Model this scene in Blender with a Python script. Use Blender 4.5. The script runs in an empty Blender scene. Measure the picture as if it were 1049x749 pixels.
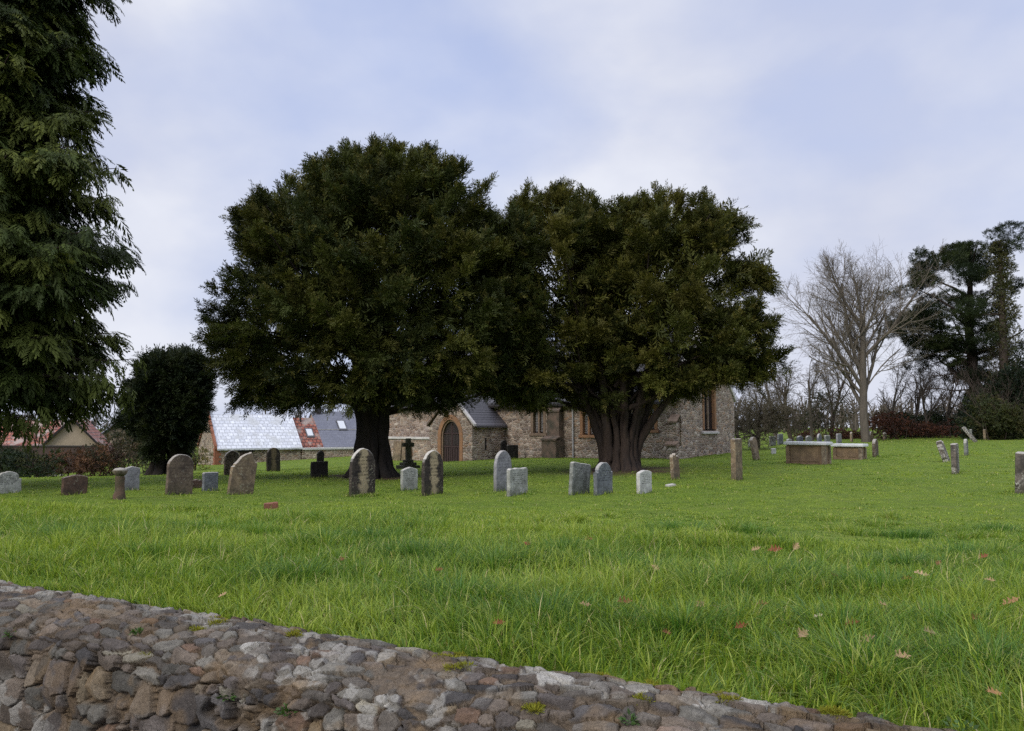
import bpy, bmesh, math, random
import numpy as np
from mathutils import Vector, Matrix
rng = np.random.default_rng(7)
random.seed(7)
R = math.radians
scene = bpy.context.scene
COL = scene.collection

# ------------------------------------------------------------------ helpers
def sstep(a, b, x):
    t = np.clip((np.asarray(x, dtype=float) - a) / (b - a), 0, 1)
    return t * t * (3 - 2 * t)

def _hash(ix, iy, seed):
    h = (ix.astype(np.int64) * 374761393 + iy.astype(np.int64) * 668265263 + seed * 1442695041) & 0x7fffffff
    h = ((h ^ (h >> 13)) * 1274126177) & 0x7fffffff
    h = (h ^ (h >> 16)) & 0xffff
    return h / 65535.0

def vnoise(x, y, seed=0):
    x = np.asarray(x, float); y = np.asarray(y, float)
    ix = np.floor(x); iy = np.floor(y)
    fx = x - ix; fy = y - iy
    fx = fx * fx * (3 - 2 * fx); fy = fy * fy * (3 - 2 * fy)
    ix = ix.astype(np.int64); iy = iy.astype(np.int64)
    a = _hash(ix, iy, seed); b = _hash(ix + 1, iy, seed)
    c = _hash(ix, iy + 1, seed); d = _hash(ix + 1, iy + 1, seed)
    return (a * (1 - fx) + b * fx) * (1 - fy) + (c * (1 - fx) + d * fx) * fy

def fbm(x, y, seed=0, octv=4):
    s = 0; a = .5; n = 0
    for i in range(octv):
        s = s + a * vnoise(np.asarray(x) * 2 ** i, np.asarray(y) * 2 ** i, seed + i * 17); n += a; a *= .5
    return s / n

def tag(o, label=None, cat=None, group=None, kind=None):
    if label: o['label'] = label
    if cat: o['category'] = cat
    if group: o['group'] = group
    if kind: o['kind'] = kind
    return o

def empty(name, loc, rz=0, **kw):
    o = bpy.data.objects.new(name, None)
    COL.objects.link(o); o.location = loc; o.rotation_euler = (0, 0, rz)
    o.empty_display_size = .2
    return tag(o, **kw)

def link(name, me, mat, parent=None):
    if mat is not None: me.materials.append(mat)
    o = bpy.data.objects.new(name, me)
    COL.objects.link(o)
    if parent is not None: o.parent = parent
    return o

def mesh_np(name, V, F, mat, parent=None, col=None, smooth=False, loc=None):
    """V (n,3); F (m,k) k = 3 or 4 -> ONE mesh object; col (n,3) point colour"""
    V = np.ascontiguousarray(V, dtype=np.float32); F = np.ascontiguousarray(F, dtype=np.int32)
    if loc is not None: V = V - np.asarray(loc, dtype=np.float32)
    me = bpy.data.meshes.new(name)
    me.vertices.add(len(V)); me.vertices.foreach_set('co', V.ravel())
    m, k = F.shape
    me.loops.add(m * k); me.loops.foreach_set('vertex_index', F.ravel())
    me.polygons.add(m)
    me.polygons.foreach_set('loop_start', np.arange(0, m * k, k, dtype=np.int32))
    if smooth: me.polygons.foreach_set('use_smooth', np.ones(m, dtype=bool))
    me.update(calc_edges=True)
    if col is not None:
        a = me.attributes.new('Col', 'FLOAT_COLOR', 'POINT')
        c = np.ones((len(V), 4), dtype=np.float32); c[:, :3] = col
        a.data.foreach_set('color', c.ravel())
    o = link(name, me, mat, parent)
    if loc is not None and parent is None: o.location = loc
    return o

class MB:
    def __init__(s): s.bm = bmesh.new()
    def box(s, x0, x1, y0, y1, z0, z1):
        vs = [s.bm.verts.new(p) for p in ((x0,y0,z0),(x1,y0,z0),(x1,y1,z0),(x0,y1,z0),(x0,y0,z1),(x1,y0,z1),(x1,y1,z1),(x0,y1,z1))]
        for f in ((0,3,2,1),(4,5,6,7),(0,1,5,4),(1,2,6,5),(2,3,7,6),(3,0,4,7)):
            s.bm.faces.new([vs[i] for i in f])
        return s
    def prism(s, pts, a, b, axis='y'):
        """polygon pts in (u, z) extruded from a to b along axis y (u = x) or x (u = y)"""
        mk = (lambda u, z, t: (u, t, z)) if axis == 'y' else (lambda u, z, t: (t, u, z))
        f = [s.bm.verts.new(mk(u, z, a)) for u, z in pts]
        g = [s.bm.verts.new(mk(u, z, b)) for u, z in pts]
        n = len(pts)
        s.bm.faces.new(f); s.bm.faces.new(g[::-1])
        for i in range(n): s.bm.faces.new((f[i], g[i], g[(i+1) % n], f[(i+1) % n]))
        return s
    def build(s, name, mat, parent=None, bevel=0, loc=None):
        if bevel:
            bmesh.ops.bevel(s.bm, geom=s.bm.edges[:], offset=bevel, segments=2, affect='EDGES', clamp_overlap=True)
        s.bm.normal_update()
        bmesh.ops.triangulate(s.bm, faces=[f for f in s.bm.faces if len(f.verts) > 4], quad_method='BEAUTY', ngon_method='EAR_CLIP')
        bmesh.ops.recalc_face_normals(s.bm, faces=s.bm.faces[:])
        me = bpy.data.meshes.new(name); s.bm.to_mesh(me); s.bm.free()
        o = link(name, me, mat, parent)
        if loc is not None: o.location = loc
        return o

def tubes(polys, sides=5):
    """polys: list of (P (n,3), r (n,)) -> V, F quads"""
    Vs = []; Fs = []; off = 0
    for P, r in polys:
        P = np.asarray(P, float); r = np.asarray(r, float); n = len(P)
        sd = sides if r[0] > .03 else (4 if r[0] > .012 else 3)
        if r[0] > .15: sd = sides + 4
        T = np.gradient(P, axis=0); T /= np.linalg.norm(T, axis=1, keepdims=True) + 1e-9
        ref = np.array([0.31, 0.17, 0.93]) if abs(T[0, 2]) < .8 else np.array([0.93, 0.17, .31])
        A = np.cross(T, ref); A /= np.linalg.norm(A, axis=1, keepdims=True) + 1e-9
        B = np.cross(T, A)
        an = np.arange(sd) * 2 * np.pi / sd
        ring = P[:, None, :] + r[:, None, None] * (np.cos(an)[None, :, None] * A[:, None, :] + np.sin(an)[None, :, None] * B[:, None, :])
        Vs.append(ring.reshape(-1, 3))
        i = np.arange(n - 1)[:, None]; j = np.arange(sd)[None, :]; j2 = (j + 1) % sd
        q = np.stack([i * sd + j, i * sd + j2, (i + 1) * sd + j2, (i + 1) * sd + j], -1).reshape(-1, 4) + off
        Fs.append(q); off += n * sd
    return np.concatenate(Vs), np.concatenate(Fs)

def scatter(temps, pos, dirs, scale, col, roll=.6, up=(0, 0, 1), colvar=None):
    """copies of leaf-spray templates (V, F[, shade]) joined to one V, F, C"""
    pos = np.asarray(pos, float); n = len(pos)
    X = np.asarray(dirs, float); X = X / (np.linalg.norm(X, axis=1, keepdims=True) + 1e-9)
    U = np.tile(np.array(up, float), (n, 1)) + rng.normal(0, roll, (n, 3))
    Y = np.cross(U, X); Y /= np.linalg.norm(Y, axis=1, keepdims=True) + 1e-9
    Z = np.cross(X, Y)
    M = np.stack([X, Y, Z], -1)
    t = rng.integers(0, len(temps), n)
    Vs = []; Fs = []; Cs = []; off = 0
    for k, (tv, tf) in enumerate(temps):
        sel = np.where(t == k)[0]
        if not len(sel): continue
        v = np.einsum('nij,vj->nvi', M[sel] * np.asarray(scale)[sel][:, None, None], tv) + pos[sel][:, None, :]
        Vs.append(v.reshape(-1, 3))
        f = (tf[None] + (np.arange(len(sel)) * len(tv))[:, None, None]).reshape(-1, tf.shape[1]) + off
        Fs.append(f)
        Cs.append(np.repeat(np.asarray(col)[sel], len(tv), axis=0))
        off += len(sel) * len(tv)
    return np.concatenate(Vs), np.concatenate(Fs), np.concatenate(Cs)

# ------------------------------------------------------------------ camera rays (used once, to find where things stand)
EYE = np.array([0, 0, 1.6]); FPX = 800.0; PITCH = math.atan(63.5 / 800)
def ray(px, py):
    a = (px - 524.5) / FPX; b = (374.5 - py) / FPX
    c, s = math.cos(PITCH), math.sin(PITCH)
    return np.array([a, c - s * b, s + c * b])

# the boundary wall line (back edge of its top)
WP = np.array([-3.4, 5.2]); WD = np.array([.884, -.468]); WD /= np.linalg.norm(WD); WN = np.array([-WD[1], WD[0]])
def w_of(X, Y): return (X - WP[0]) * WN[0] + (Y - WP[1]) * WN[1]
def s_of(X, Y): return (X - WP[0]) * WD[0] + (Y - WP[1]) * WD[1]

def hgt(X, Y):
    X = np.asarray(X, float); Y = np.asarray(Y, float)
    w = w_of(X, Y)
    z = .57 * (1 - sstep(.3, 14.5, w + np.maximum(0, (Y - 4.6) - w) * sstep(.3, 3.5, w)))
    sl = np.where(X < 2, .045 * (X - 2), .025 * (X - 2))
    sl = np.clip(sl, -1.5, 1.35)
    z = z + sl * sstep(20, 45, Y)
    z = z + .20 * np.exp(-(((X + 9.7) / 1.3) ** 2 + ((Y - 13.6) / 1.6) ** 2))
    amp = sstep(.2, 3, w) * (1 - .6 * sstep(60, 120, Y))
    z = z + amp * (.13 * (fbm(X * .23, Y * .23, 5, 3) - .5) + .13 * (fbm(X * .8 + 9, Y * .8, 8, 3) - .5) * (1 - .6 * sstep(10, 40, Y)) + .05 * (fbm(X * 2.1, Y * 2.1, 12, 2) - .5) * (1 - sstep(25, 50, Y)))
    return z

def hit(px, py):
    d = ray(px, py); lo = 2.0
    t = 2.0; step = .1
    while t < 400:
        p = EYE + d * t
        if p[2] < hgt(p[0], p[1]) and w_of(p[0], p[1]) > 0: break
        t += step; step = .1 + t * .004
    lo, hi = t - step * 1.5, t
    for _ in range(30):
        m = (lo + hi) / 2; p = EYE + d * m
        if p[2] < hgt(p[0], p[1]): hi = m
        else: lo = m
    p = EYE + d * hi
    return np.array([p[0], p[1], hgt(p[0], p[1])]), hi
def at(px, D):
    """ground point below the pixel column at depth D"""
    d = ray(px, 438); p = EYE + d / d[1] * D
    return np.array([p[0], p[1], float(hgt(p[0], p[1]))])

# ------------------------------------------------------------------ materials
def newmat(name):
    m = bpy.data.materials.new(name); m.use_nodes = True
    nt = m.node_tree; b = nt.nodes['Principled BSDF']
    return m, nt, b
def N(nt, t, **kw):
    n = nt.nodes.new(t)
    for k, v in kw.items():
        if k in n.inputs: n.inputs[k].default_value = v
        else: setattr(n, k, v)
    return n
def L(nt, a, b): nt.links.new(a, b)
def mixc(nt, fac, a, b, mode='MIX'):
    n = nt.nodes.new('ShaderNodeMix'); n.data_type = 'RGBA'; n.blend_type = mode
    for sock, v in ((n.inputs[0], fac), (n.inputs[6], a), (n.inputs[7], b)):
        if hasattr(v, 'is_output'): nt.links.new(v, sock)
        elif isinstance(v, (int, float)): sock.default_value = v
        else: sock.default_value = (*v, 1)
    return n.outputs[2]
def math_(nt, op, a, b=None, clamp=False):
    n = nt.nodes.new('ShaderNodeMath'); n.operation = op; n.use_clamp = clamp
    for i, v in enumerate((a, b)):
        if v is None: continue
        if hasattr(v, 'is_output'): nt.links.new(v, n.inputs[i])
        else: n.inputs[i].default_value = v
    return n.outputs[0]
def mrange(nt, v, a, b, c=0, d=1):
    n = nt.nodes.new('ShaderNodeMapRange')
    L(nt, v, n.inputs[0])
    for i, x in enumerate((a, b, c, d)): n.inputs[1 + i].default_value = x
    return n.outputs[0]
def noise(nt, vec, scale, detail=4, rough=.55):
    n = N(nt, 'ShaderNodeTexNoise'); n.inputs['Scale'].default_value = scale
    n.inputs['Detail'].default_value = detail; n.inputs['Roughness'].default_value = rough
    if vec is not None: L(nt, vec, n.inputs['Vector'])
    return n
def objco(nt): return nt.nodes.new('ShaderNodeTexCoord').outputs['Object']
def ramp(nt, fac, stops):
    n = nt.nodes.new('ShaderNodeValToRGB'); L(nt, fac, n.inputs[0])
    e = n.color_ramp.elements
    while len(e) < len(stops): e.new(.5)
    for el, (p, c) in zip(e, stops): el.position = p; el.color = (*c, 1)
    return n.outputs[0]
def bump(nt, b, h, strength=.4, dist=.02):
    n = N(nt, 'ShaderNodeBump'); n.inputs['Strength'].default_value = strength; n.inputs['Distance'].default_value = dist
    L(nt, h, n.inputs['Height']); L(nt, n.outputs[0], b.inputs['Normal'])

def leaf_mat(name, transl=.3, rough=.55, spec=.25, tint=(1.3, 1.25, .6)):
    m, nt, b = newmat(name)
    a = N(nt, 'ShaderNodeAttribute', attribute_name='Col')
    b.inputs['Roughness'].default_value = rough
    b.inputs['Specular IOR Level'].default_value = spec
    L(nt, a.outputs['Color'], b.inputs['Base Color'])
    t = N(nt, 'ShaderNodeBsdfTranslucent')
    L(nt, mixc(nt, 1.0, a.outputs['Color'], tint, 'MULTIPLY'), t.inputs['Color'])
    mx = N(nt, 'ShaderNodeMixShader'); mx.inputs[0].default_value = transl
    L(nt, b.outputs[0], mx.inputs[1]); L(nt, t.outputs[0], mx.inputs[2])
    L(nt, mx.outputs[0], nt.nodes['Material Output'].inputs[0])
    return m

def plain(name, c, rough=.7, var=.25, scale=6, spec=.3, c2=None, bmp=.2, bdist=.01):
    m, nt, b = newmat(name)
    co = objco(nt); n = noise(nt, co, scale, 5, .6)
    c2 = c2 or tuple(x * (1 - var) for x in c)
    L(nt, mixc(nt, mrange(nt, n.outputs[0], .35, .65), c, c2), b.inputs['Base Color'])
    b.inputs['Roughness'].default_value = rough; b.inputs['Specular IOR Level'].default_value = spec
    if bmp: bump(nt, b, noise(nt, co, scale * 6, 4).outputs[0], bmp, bdist)
    return m

def bark_mat(name, c1, c2, sc=3):
    m, nt, b = newmat(name)
    co = objco(nt); mp = N(nt, 'ShaderNodeMapping'); mp.inputs['Scale'].default_value = (sc * 3, sc * 3, sc * .35)
    L(nt, co, mp.inputs[0]); n = noise(nt, mp.outputs[0], 1.5, 6, .65)
    big = noise(nt, co, 1.1, 3)
    c = mixc(nt, mrange(nt, n.outputs[0], .3, .7), c1, c2)
    c = mixc(nt, math_(nt, 'MULTIPLY', mrange(nt, big.outputs[0], .5, .72), .45), c, tuple(x * .55 + .02 for x in c2))
    L(nt, c, b.inputs['Base Color']); b.inputs['Roughness'].default_value = .9
    b.inputs['Specular IOR Level'].default_value = .15
    bump(nt, b, n.outputs[0], .9, .05)
    return m

def rubble_mat(name, stones, mortar, su=4.2, sv=9.0, light=1.0):
    """random rubble: u = x + y of the building, v = z"""
    m, nt, b = newmat(name)
    sp = N(nt, 'ShaderNodeSeparateXYZ'); L(nt, objco(nt), sp.inputs[0])
    u = math_(nt, 'ADD', sp.outputs[0], sp.outputs[1])
    cb = N(nt, 'ShaderNodeCombineXYZ')
    L(nt, math_(nt, 'MULTIPLY', u, su), cb.inputs[0]); L(nt, math_(nt, 'MULTIPLY', sp.outputs[2], sv), cb.inputs[1])
    w = noise(nt, cb.outputs[0], .7, 3)
    vm = N(nt, 'ShaderNodeVectorMath', operation='MULTIPLY_ADD')
    L(nt, w.outputs['Color'], vm.inputs[0]); vm.inputs[1].default_value = (.5, .5, 0); L(nt, cb.outputs[0], vm.inputs[2])
    v = N(nt, 'ShaderNodeTexVoronoi', voronoi_dimensions='2D'); v.inputs['Scale'].default_value = 1
    L(nt, vm.outputs[0], v.inputs['Vector'])
    e = N(nt, 'ShaderNodeTexVoronoi', voronoi_dimensions='2D', feature='DISTANCE_TO_EDGE'); e.inputs['Scale'].default_value = 1
    L(nt, vm.outputs[0], e.inputs['Vector'])
    rnd = N(nt, 'ShaderNodeSeparateColor'); L(nt, v.outputs['Color'], rnd.inputs[0])
    k = len(stones)
    c = ramp(nt, rnd.outputs[0], [((i + .5) / k, s) for i, s in enumerate(stones)])
    c = mixc(nt, 1.0, c, ramp(nt, rnd.outputs[1], [(0, (.65,) * 3), (1, (1.35,) * 3)]), 'MULTIPLY')
    fine = noise(nt, objco(nt), 14, 5, .65)
    c = mixc(nt, .5, c, ramp(nt, fine.outputs[0], [(.3, (.55, .52, .5)), (.7, (1.4, 1.4, 1.4))]), 'MULTIPLY')
    gap = mrange(nt, e.outputs['Distance'], .03, .11, 1, 0)
    c = mixc(nt, gap, c, mortar)
    damp = noise(nt, objco(nt), .55, 4)
    c = mixc(nt, mrange(nt, damp.outputs[0], .56, .72, 0, .5), c, (.05, .042, .038))
    pale = noise(nt, objco(nt), .9, 4)
    c = mixc(nt, mrange(nt, pale.outputs[0], .6, .75, 0, .35), c, (.42, .38, .36))
    L(nt, c, b.inputs['Base Color']); b.inputs['Roughness'].default_value = .9; b.inputs['Specular IOR Level'].default_value = .2
    bump(nt, b, mrange(nt, e.outputs['Distance'], 0, .2), .8, .04)
    return m

def slate_mat(name, c1, c2, gapc, wx=.3, wy=.22, rough=.45, spec=.5, patch=None, pitch=1.4, mort=.02):
    m, nt, b = newmat(name)
    sp = N(nt, 'ShaderNodeSeparateXYZ'); L(nt, objco(nt), sp.inputs[0])
    cb = N(nt, 'ShaderNodeCombineXYZ')
    L(nt, sp.outputs[0], cb.inputs[0]); L(nt, math_(nt, 'MULTIPLY', sp.outputs[2], pitch), cb.inputs[1])
    br = N(nt, 'ShaderNodeTexBrick'); L(nt, cb.outputs[0], br.inputs['Vector'])
    br.inputs['Scale'].default_value = 1; br.inputs['Brick Width'].default_value = wx; br.inputs['Row Height'].default_value = wy
    br.inputs['Mortar Size'].default_value = mort; br.inputs['Mortar Smooth'].default_value = .2
    br.inputs['Color1'].default_value = (*c1, 1); br.inputs['Color2'].default_value = (*c2, 1); br.inputs['Mortar'].default_value = (*gapc, 1)
    br.inputs['Bias'].default_value = 0
    c = br.outputs[0]
    n = noise(nt, objco(nt), 1.1, 5, .6)
    if patch: c = mixc(nt, mrange(nt, n.outputs[0], .5, .62), c, patch)
    c = mixc(nt, .4, c, ramp(nt, noise(nt, objco(nt), 7, 4).outputs[0], [(.3, (.6,) * 3), (.7, (1.35,) * 3)]), 'MULTIPLY')
    L(nt, c, b.inputs['Base Color']); b.inputs['Roughness'].default_value = rough; b.inputs['Specular IOR Level'].default_value = spec
    bump(nt, b, br.outputs['Fac'], -.5, .02)
    return m

def grave_mat(name, base, dark, lich, stain=None, text=.5, lichamt=.5, edge=.5):
    m, nt, b = newmat(name)
    co = objco(nt)
    gs = N(nt, 'ShaderNodeAttribute', attribute_name='gs')
    sp = N(nt, 'ShaderNodeSeparateXYZ'); L(nt, gs.outputs['Vector'], sp.inputs[0])
    oi = N(nt, 'ShaderNodeObjectInfo')
    sh = N(nt, 'ShaderNodeVectorMath', operation='MULTIPLY_ADD'); sh.inputs[1].default_value = (40, 40, 40)
    L(nt, oi.outputs['Random'], sh.inputs[0]); L(nt, co, sh.inputs[2]); v = sh.outputs[0]
    n1 = noise(nt, v, 5, 6, .65); n2 = noise(nt, v, 22, 4, .6); n3 = noise(nt, v, 2.2, 4)
    c = mixc(nt, mrange(nt, n1.outputs[0], .40, .60), base, dark)
    c = mixc(nt, .5, c, ramp(nt, noise(nt, v, 11, 5, .7).outputs[0], [(.3, (.55,) * 3), (.7, (1.45,) * 3)]), 'MULTIPLY')
    if stain:
        ax = math_(nt, 'ABSOLUTE', sp.outputs[0])
        ax = math_(nt, 'ADD', ax, math_(nt, 'MULTIPLY', math_(nt, 'SUBTRACT', noise(nt, v, 7, 4).outputs[0], .5), .55))
        c = mixc(nt, mrange(nt, ax, .1, .22, 1, 0), c, stain)
    if text:
        row = math_(nt, 'FRACT', math_(nt, 'MULTIPLY', sp.outputs[1], 13.0))
        rid = math_(nt, 'FLOOR', math_(nt, 'MULTIPLY', sp.outputs[1], 13.0))
        cb = N(nt, 'ShaderNodeCombineXYZ'); L(nt, math_(nt, 'MULTIPLY', sp.outputs[0], 34.0), cb.inputs[0]); L(nt, math_(nt, 'MULTIPLY', rid, 7.3), cb.inputs[1])
        L(nt, math_(nt, 'MULTIPLY', oi.outputs['Random'], 90.0), cb.inputs[2])
        ch = noise(nt, cb.outputs[0], 1.0, 1)
        ink = math_(nt, 'MULTIPLY', mrange(nt, ch.outputs[0], .44, .56), math_(nt, 'MULTIPLY', mrange(nt, row, .3, .4), mrange(nt, row, .7, .8, 1, 0)))
        ink = math_(nt, 'MULTIPLY', ink, mrange(nt, math_(nt, 'ABSOLUTE', sp.outputs[0]), .34, .37, 1, 0))
        ink = math_(nt, 'MULTIPLY', ink, math_(nt, 'MULTIPLY', mrange(nt, sp.outputs[1], .4, .42), mrange(nt, sp.outputs[1], .82, .84, 1, 0)))
        c = mixc(nt, math_(nt, 'MULTIPLY', ink, min(1, text * 1.35)), c, tuple(x * .22 for x in dark))
    lm = mrange(nt, n2.outputs[0], .62 - .1 * lichamt, .66 - .1 * lichamt)
    lm = math_(nt, 'MULTIPLY', lm, mrange(nt, n3.outputs[0], .42, .6))
    c = mixc(nt, lm, c, lich)
    # green algae low on the stone
    alg = math_(nt, 'MULTIPLY', mrange(nt, sp.outputs[1], .02, .32, 1, 0), mrange(nt, n1.outputs[0], .3, .6))
    c = mixc(nt, math_(nt, 'MULTIPLY', alg, .5), c, (.06, .065, .03))
    L(nt, c, b.inputs['Base Color']); b.inputs['Roughness'].default_value = .88; b.inputs['Specular IOR Level'].default_value = .2
    bump(nt, b, n2.outputs[0], .5, .02)
    return m
# ------------------------------------------------------------------ ground, road
def spaced(lo, hi, fine_lo, fine_hi, d, g):
    mid = list(np.arange(fine_lo, fine_hi, d))
    up = []; x = mid[-1]; st = d
    while x < hi: st *= g; x += st; up.append(x)
    dn = []; x = mid[0]; st = d
    while x > lo: st *= g; x -= st; dn.append(x)
    return np.array(dn[::-1] + mid + up)
def make_ground():
    S = spaced(-1600, 1600, -14, 14, .22, 1.07)
    W = spaced(-.01, 1700, 0.0, 14, .2, 1.06); W = W[W >= 0]
    ss, ww = np.meshgrid(S, W, indexing='ij')
    X = WP[0] + ss * WD[0] + ww * WN[0]; Y = WP[1] + ss * WD[1] + ww * WN[1]
    V = np.stack([X, Y, hgt(X, Y)], -1).reshape(-1, 3)
    n = len(W); i, j = np.meshgrid(np.arange(len(S) - 1), np.arange(n - 1), indexing='ij')
    a = (i * n + j).ravel(); F = np.stack([a, a + n, a + n + 1, a + 1], -1)
    m, nt, b = newmat('turf')
    co = objco(nt)
    n1 = noise(nt, co, .35, 5, .6); n2 = noise(nt, co, 5, 5, .65); n3 = noise(nt, co, 40, 3, .7)
    c = mixc(nt, mrange(nt, n1.outputs[0], .35, .65), (.120, .180, .022), (.165, .215, .032))
    c = mixc(nt, mrange(nt, noise(nt, co, 1.6, 4, .6).outputs[0], .44, .62, 0, .7), c, (.085, .125, .030))
    c = mixc(nt, mrange(nt, noise(nt, co, .8, 4, .6).outputs[0], .55, .7, 0, .5), c, (.20, .22, .055))
    c = mixc(nt, mrange(nt, n2.outputs[0], .4, .7), c, (.090, .138, .018))
    c = mixc(nt, .55, c, ramp(nt, n3.outputs[0], [(.3, (.45, .45, .4)), (.7, (1.5, 1.5, 1.4))]), 'MULTIPLY')
    at_ = N(nt, 'ShaderNodeAttribute', attribute_name='Col')
    c = mixc(nt, at_.outputs['Fac'], c, (.085, .058, .036))
    L(nt, c, b.inputs['Base Color']); b.inputs['Roughness'].default_value = .95; b.inputs['Specular IOR Level'].default_value = .1
    bump(nt, b, n3.outputs[0], .6, .05)
    # bare earth round the two yew trunks and at the foot of the beech hedge
    d = np.zeros(len(V))
    for (cx, cy), r in ((YEW1, 1.9), (YEW2, 2.5)):
        q = np.hypot(V[:, 0] - cx, V[:, 1] - cy) + 1.6 * (vnoise(V[:, 0] * 1.3, V[:, 1] * 1.3, 3) - .5)
        d = np.maximum(d, 1 - sstep(r * .6, r * 1.25, q))
    o = mesh_np('ground', V, F, m, col=np.repeat(d[:, None], 3, 1), smooth=True)
    tag(o, 'green churchyard turf sloping gently down from the front wall', 'ground', kind='structure')
    # lane in front of the wall, at the lower level
    W2 = np.array([-.45, -1.4, -6, -20, -80, -400, -1700.]); S2 = np.linspace(-1600, 1600, 60)
    ss, ww = np.meshgrid(S2, W2, indexing='ij')
    X = WP[0] + ss * WD[0] + ww * WN[0]; Y = WP[1] + ss * WD[1] + ww * WN[1]
    V = np.stack([X, Y, np.full(X.shape, -.26)], -1).reshape(-1, 3); n = len(W2)
    i, j = np.meshgrid(np.arange(len(S2) - 1), np.arange(n - 1), indexing='ij'); a = (i * n + j).ravel()
    F = np.stack([a, a + 1, a + n + 1, a + n], -1)
    o = mesh_np('road', V, F, plain('asphalt', (.06, .06, .062), .9, .3, 3))
    tag(o, 'grey tarmac lane at the foot of the boundary wall', 'road', kind='structure')

def pxy(px, py):
    p, _ = hit(px, py); return (p[0], p[1])
YEW1 = pxy(381, 489); YEW2 = pxy(634, 482)
make_ground()

# ------------------------------------------------------------------ grass
def blades(P, ln, wd, az, bend, nseg, col, side=None):
    n = len(P); f = np.linspace(0, 1, nseg + 1)
    h = np.stack([np.cos(az), np.sin(az), np.zeros(n)], -1)
    sa = az + np.pi / 2 + rng.normal(0, .5, n)
    sv = np.stack([np.cos(sa), np.sin(sa), np.zeros(n)], -1)
    up = ln[:, None] * (f[None] - .42 * bend[:, None] * f[None] ** 2.2)
    out = ln[:, None] * bend[:, None] * .85 * f[None] ** 1.8
    c = P[:, None, :] + out[..., None] * h[:, None, :]; c[..., 2] += up
    hw = wd[:, None] * .5 * (1 - .88 * f[None] ** 1.6)
    V = np.stack([c - hw[..., None] * sv[:, None, :], c + hw[..., None] * sv[:, None, :]], 2).reshape(-1, 3)
    k = (nseg + 1) * 2
    q = np.array([[2 * i, 2 * i + 1, 2 * i + 3, 2 * i + 2] for i in range(nseg)])
    F = (q[None] + (np.arange(n) * k)[:, None, None]).reshape(-1, 4)
    return V, F, np.repeat(col, k, axis=0)
PAL = np.array([(.178, .250, .030), (.250, .312, .042), (.098, .172, .027), (.305, .350, .075), (.148, .225, .060), (.46, .40, .20)])
def blade_cols(n, X, Y, straw=.025):
    t = .5 + 1.7 * (fbm(X * .75, Y * .75, 31, 4) - .5)
    pr = rng.random(n)
    idx = np.where(pr < .34, 0, np.where(pr < .34 + .5 * np.clip((t - .25) * 1.6, 0, 1), 1, np.where(pr < .8, 2, np.where(pr < .93, 3, 4))))
    idx = np.where(rng.random(n) < straw, 5, idx)
    return 1.12 * PAL[idx] * rng.uniform(.75, 1.25, (n, 1))
BLOCK = []     # (cx, cy, ux, uy, half u, half v) footprints without grass
def blocked(X, Y):
    m = np.zeros(len(X), bool)
    for cx, cy, a, u0, u1, v0, v1 in BLOCK:
        u = (X - cx) * math.cos(a) + (Y - cy) * math.sin(a); v = -(X - cx) * math.sin(a) + (Y - cy) * math.cos(a)
        m |= (u > u0) & (u < u1) & (v > v0) & (v < v1)
    return m
def sample_zone(d0, d1, dens):
    n = int(dens * .88 * (d1 ** 2 - d0 ** 2) * 1.05 + dens * 3 * (d1 - d0))
    D = np.sqrt(rng.uniform(d0 ** 2, d1 ** 2, n)); X = rng.uniform(-.9, .9, n) * D + rng.uniform(-1.2, 1.2, n)
    return X, D
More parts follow.
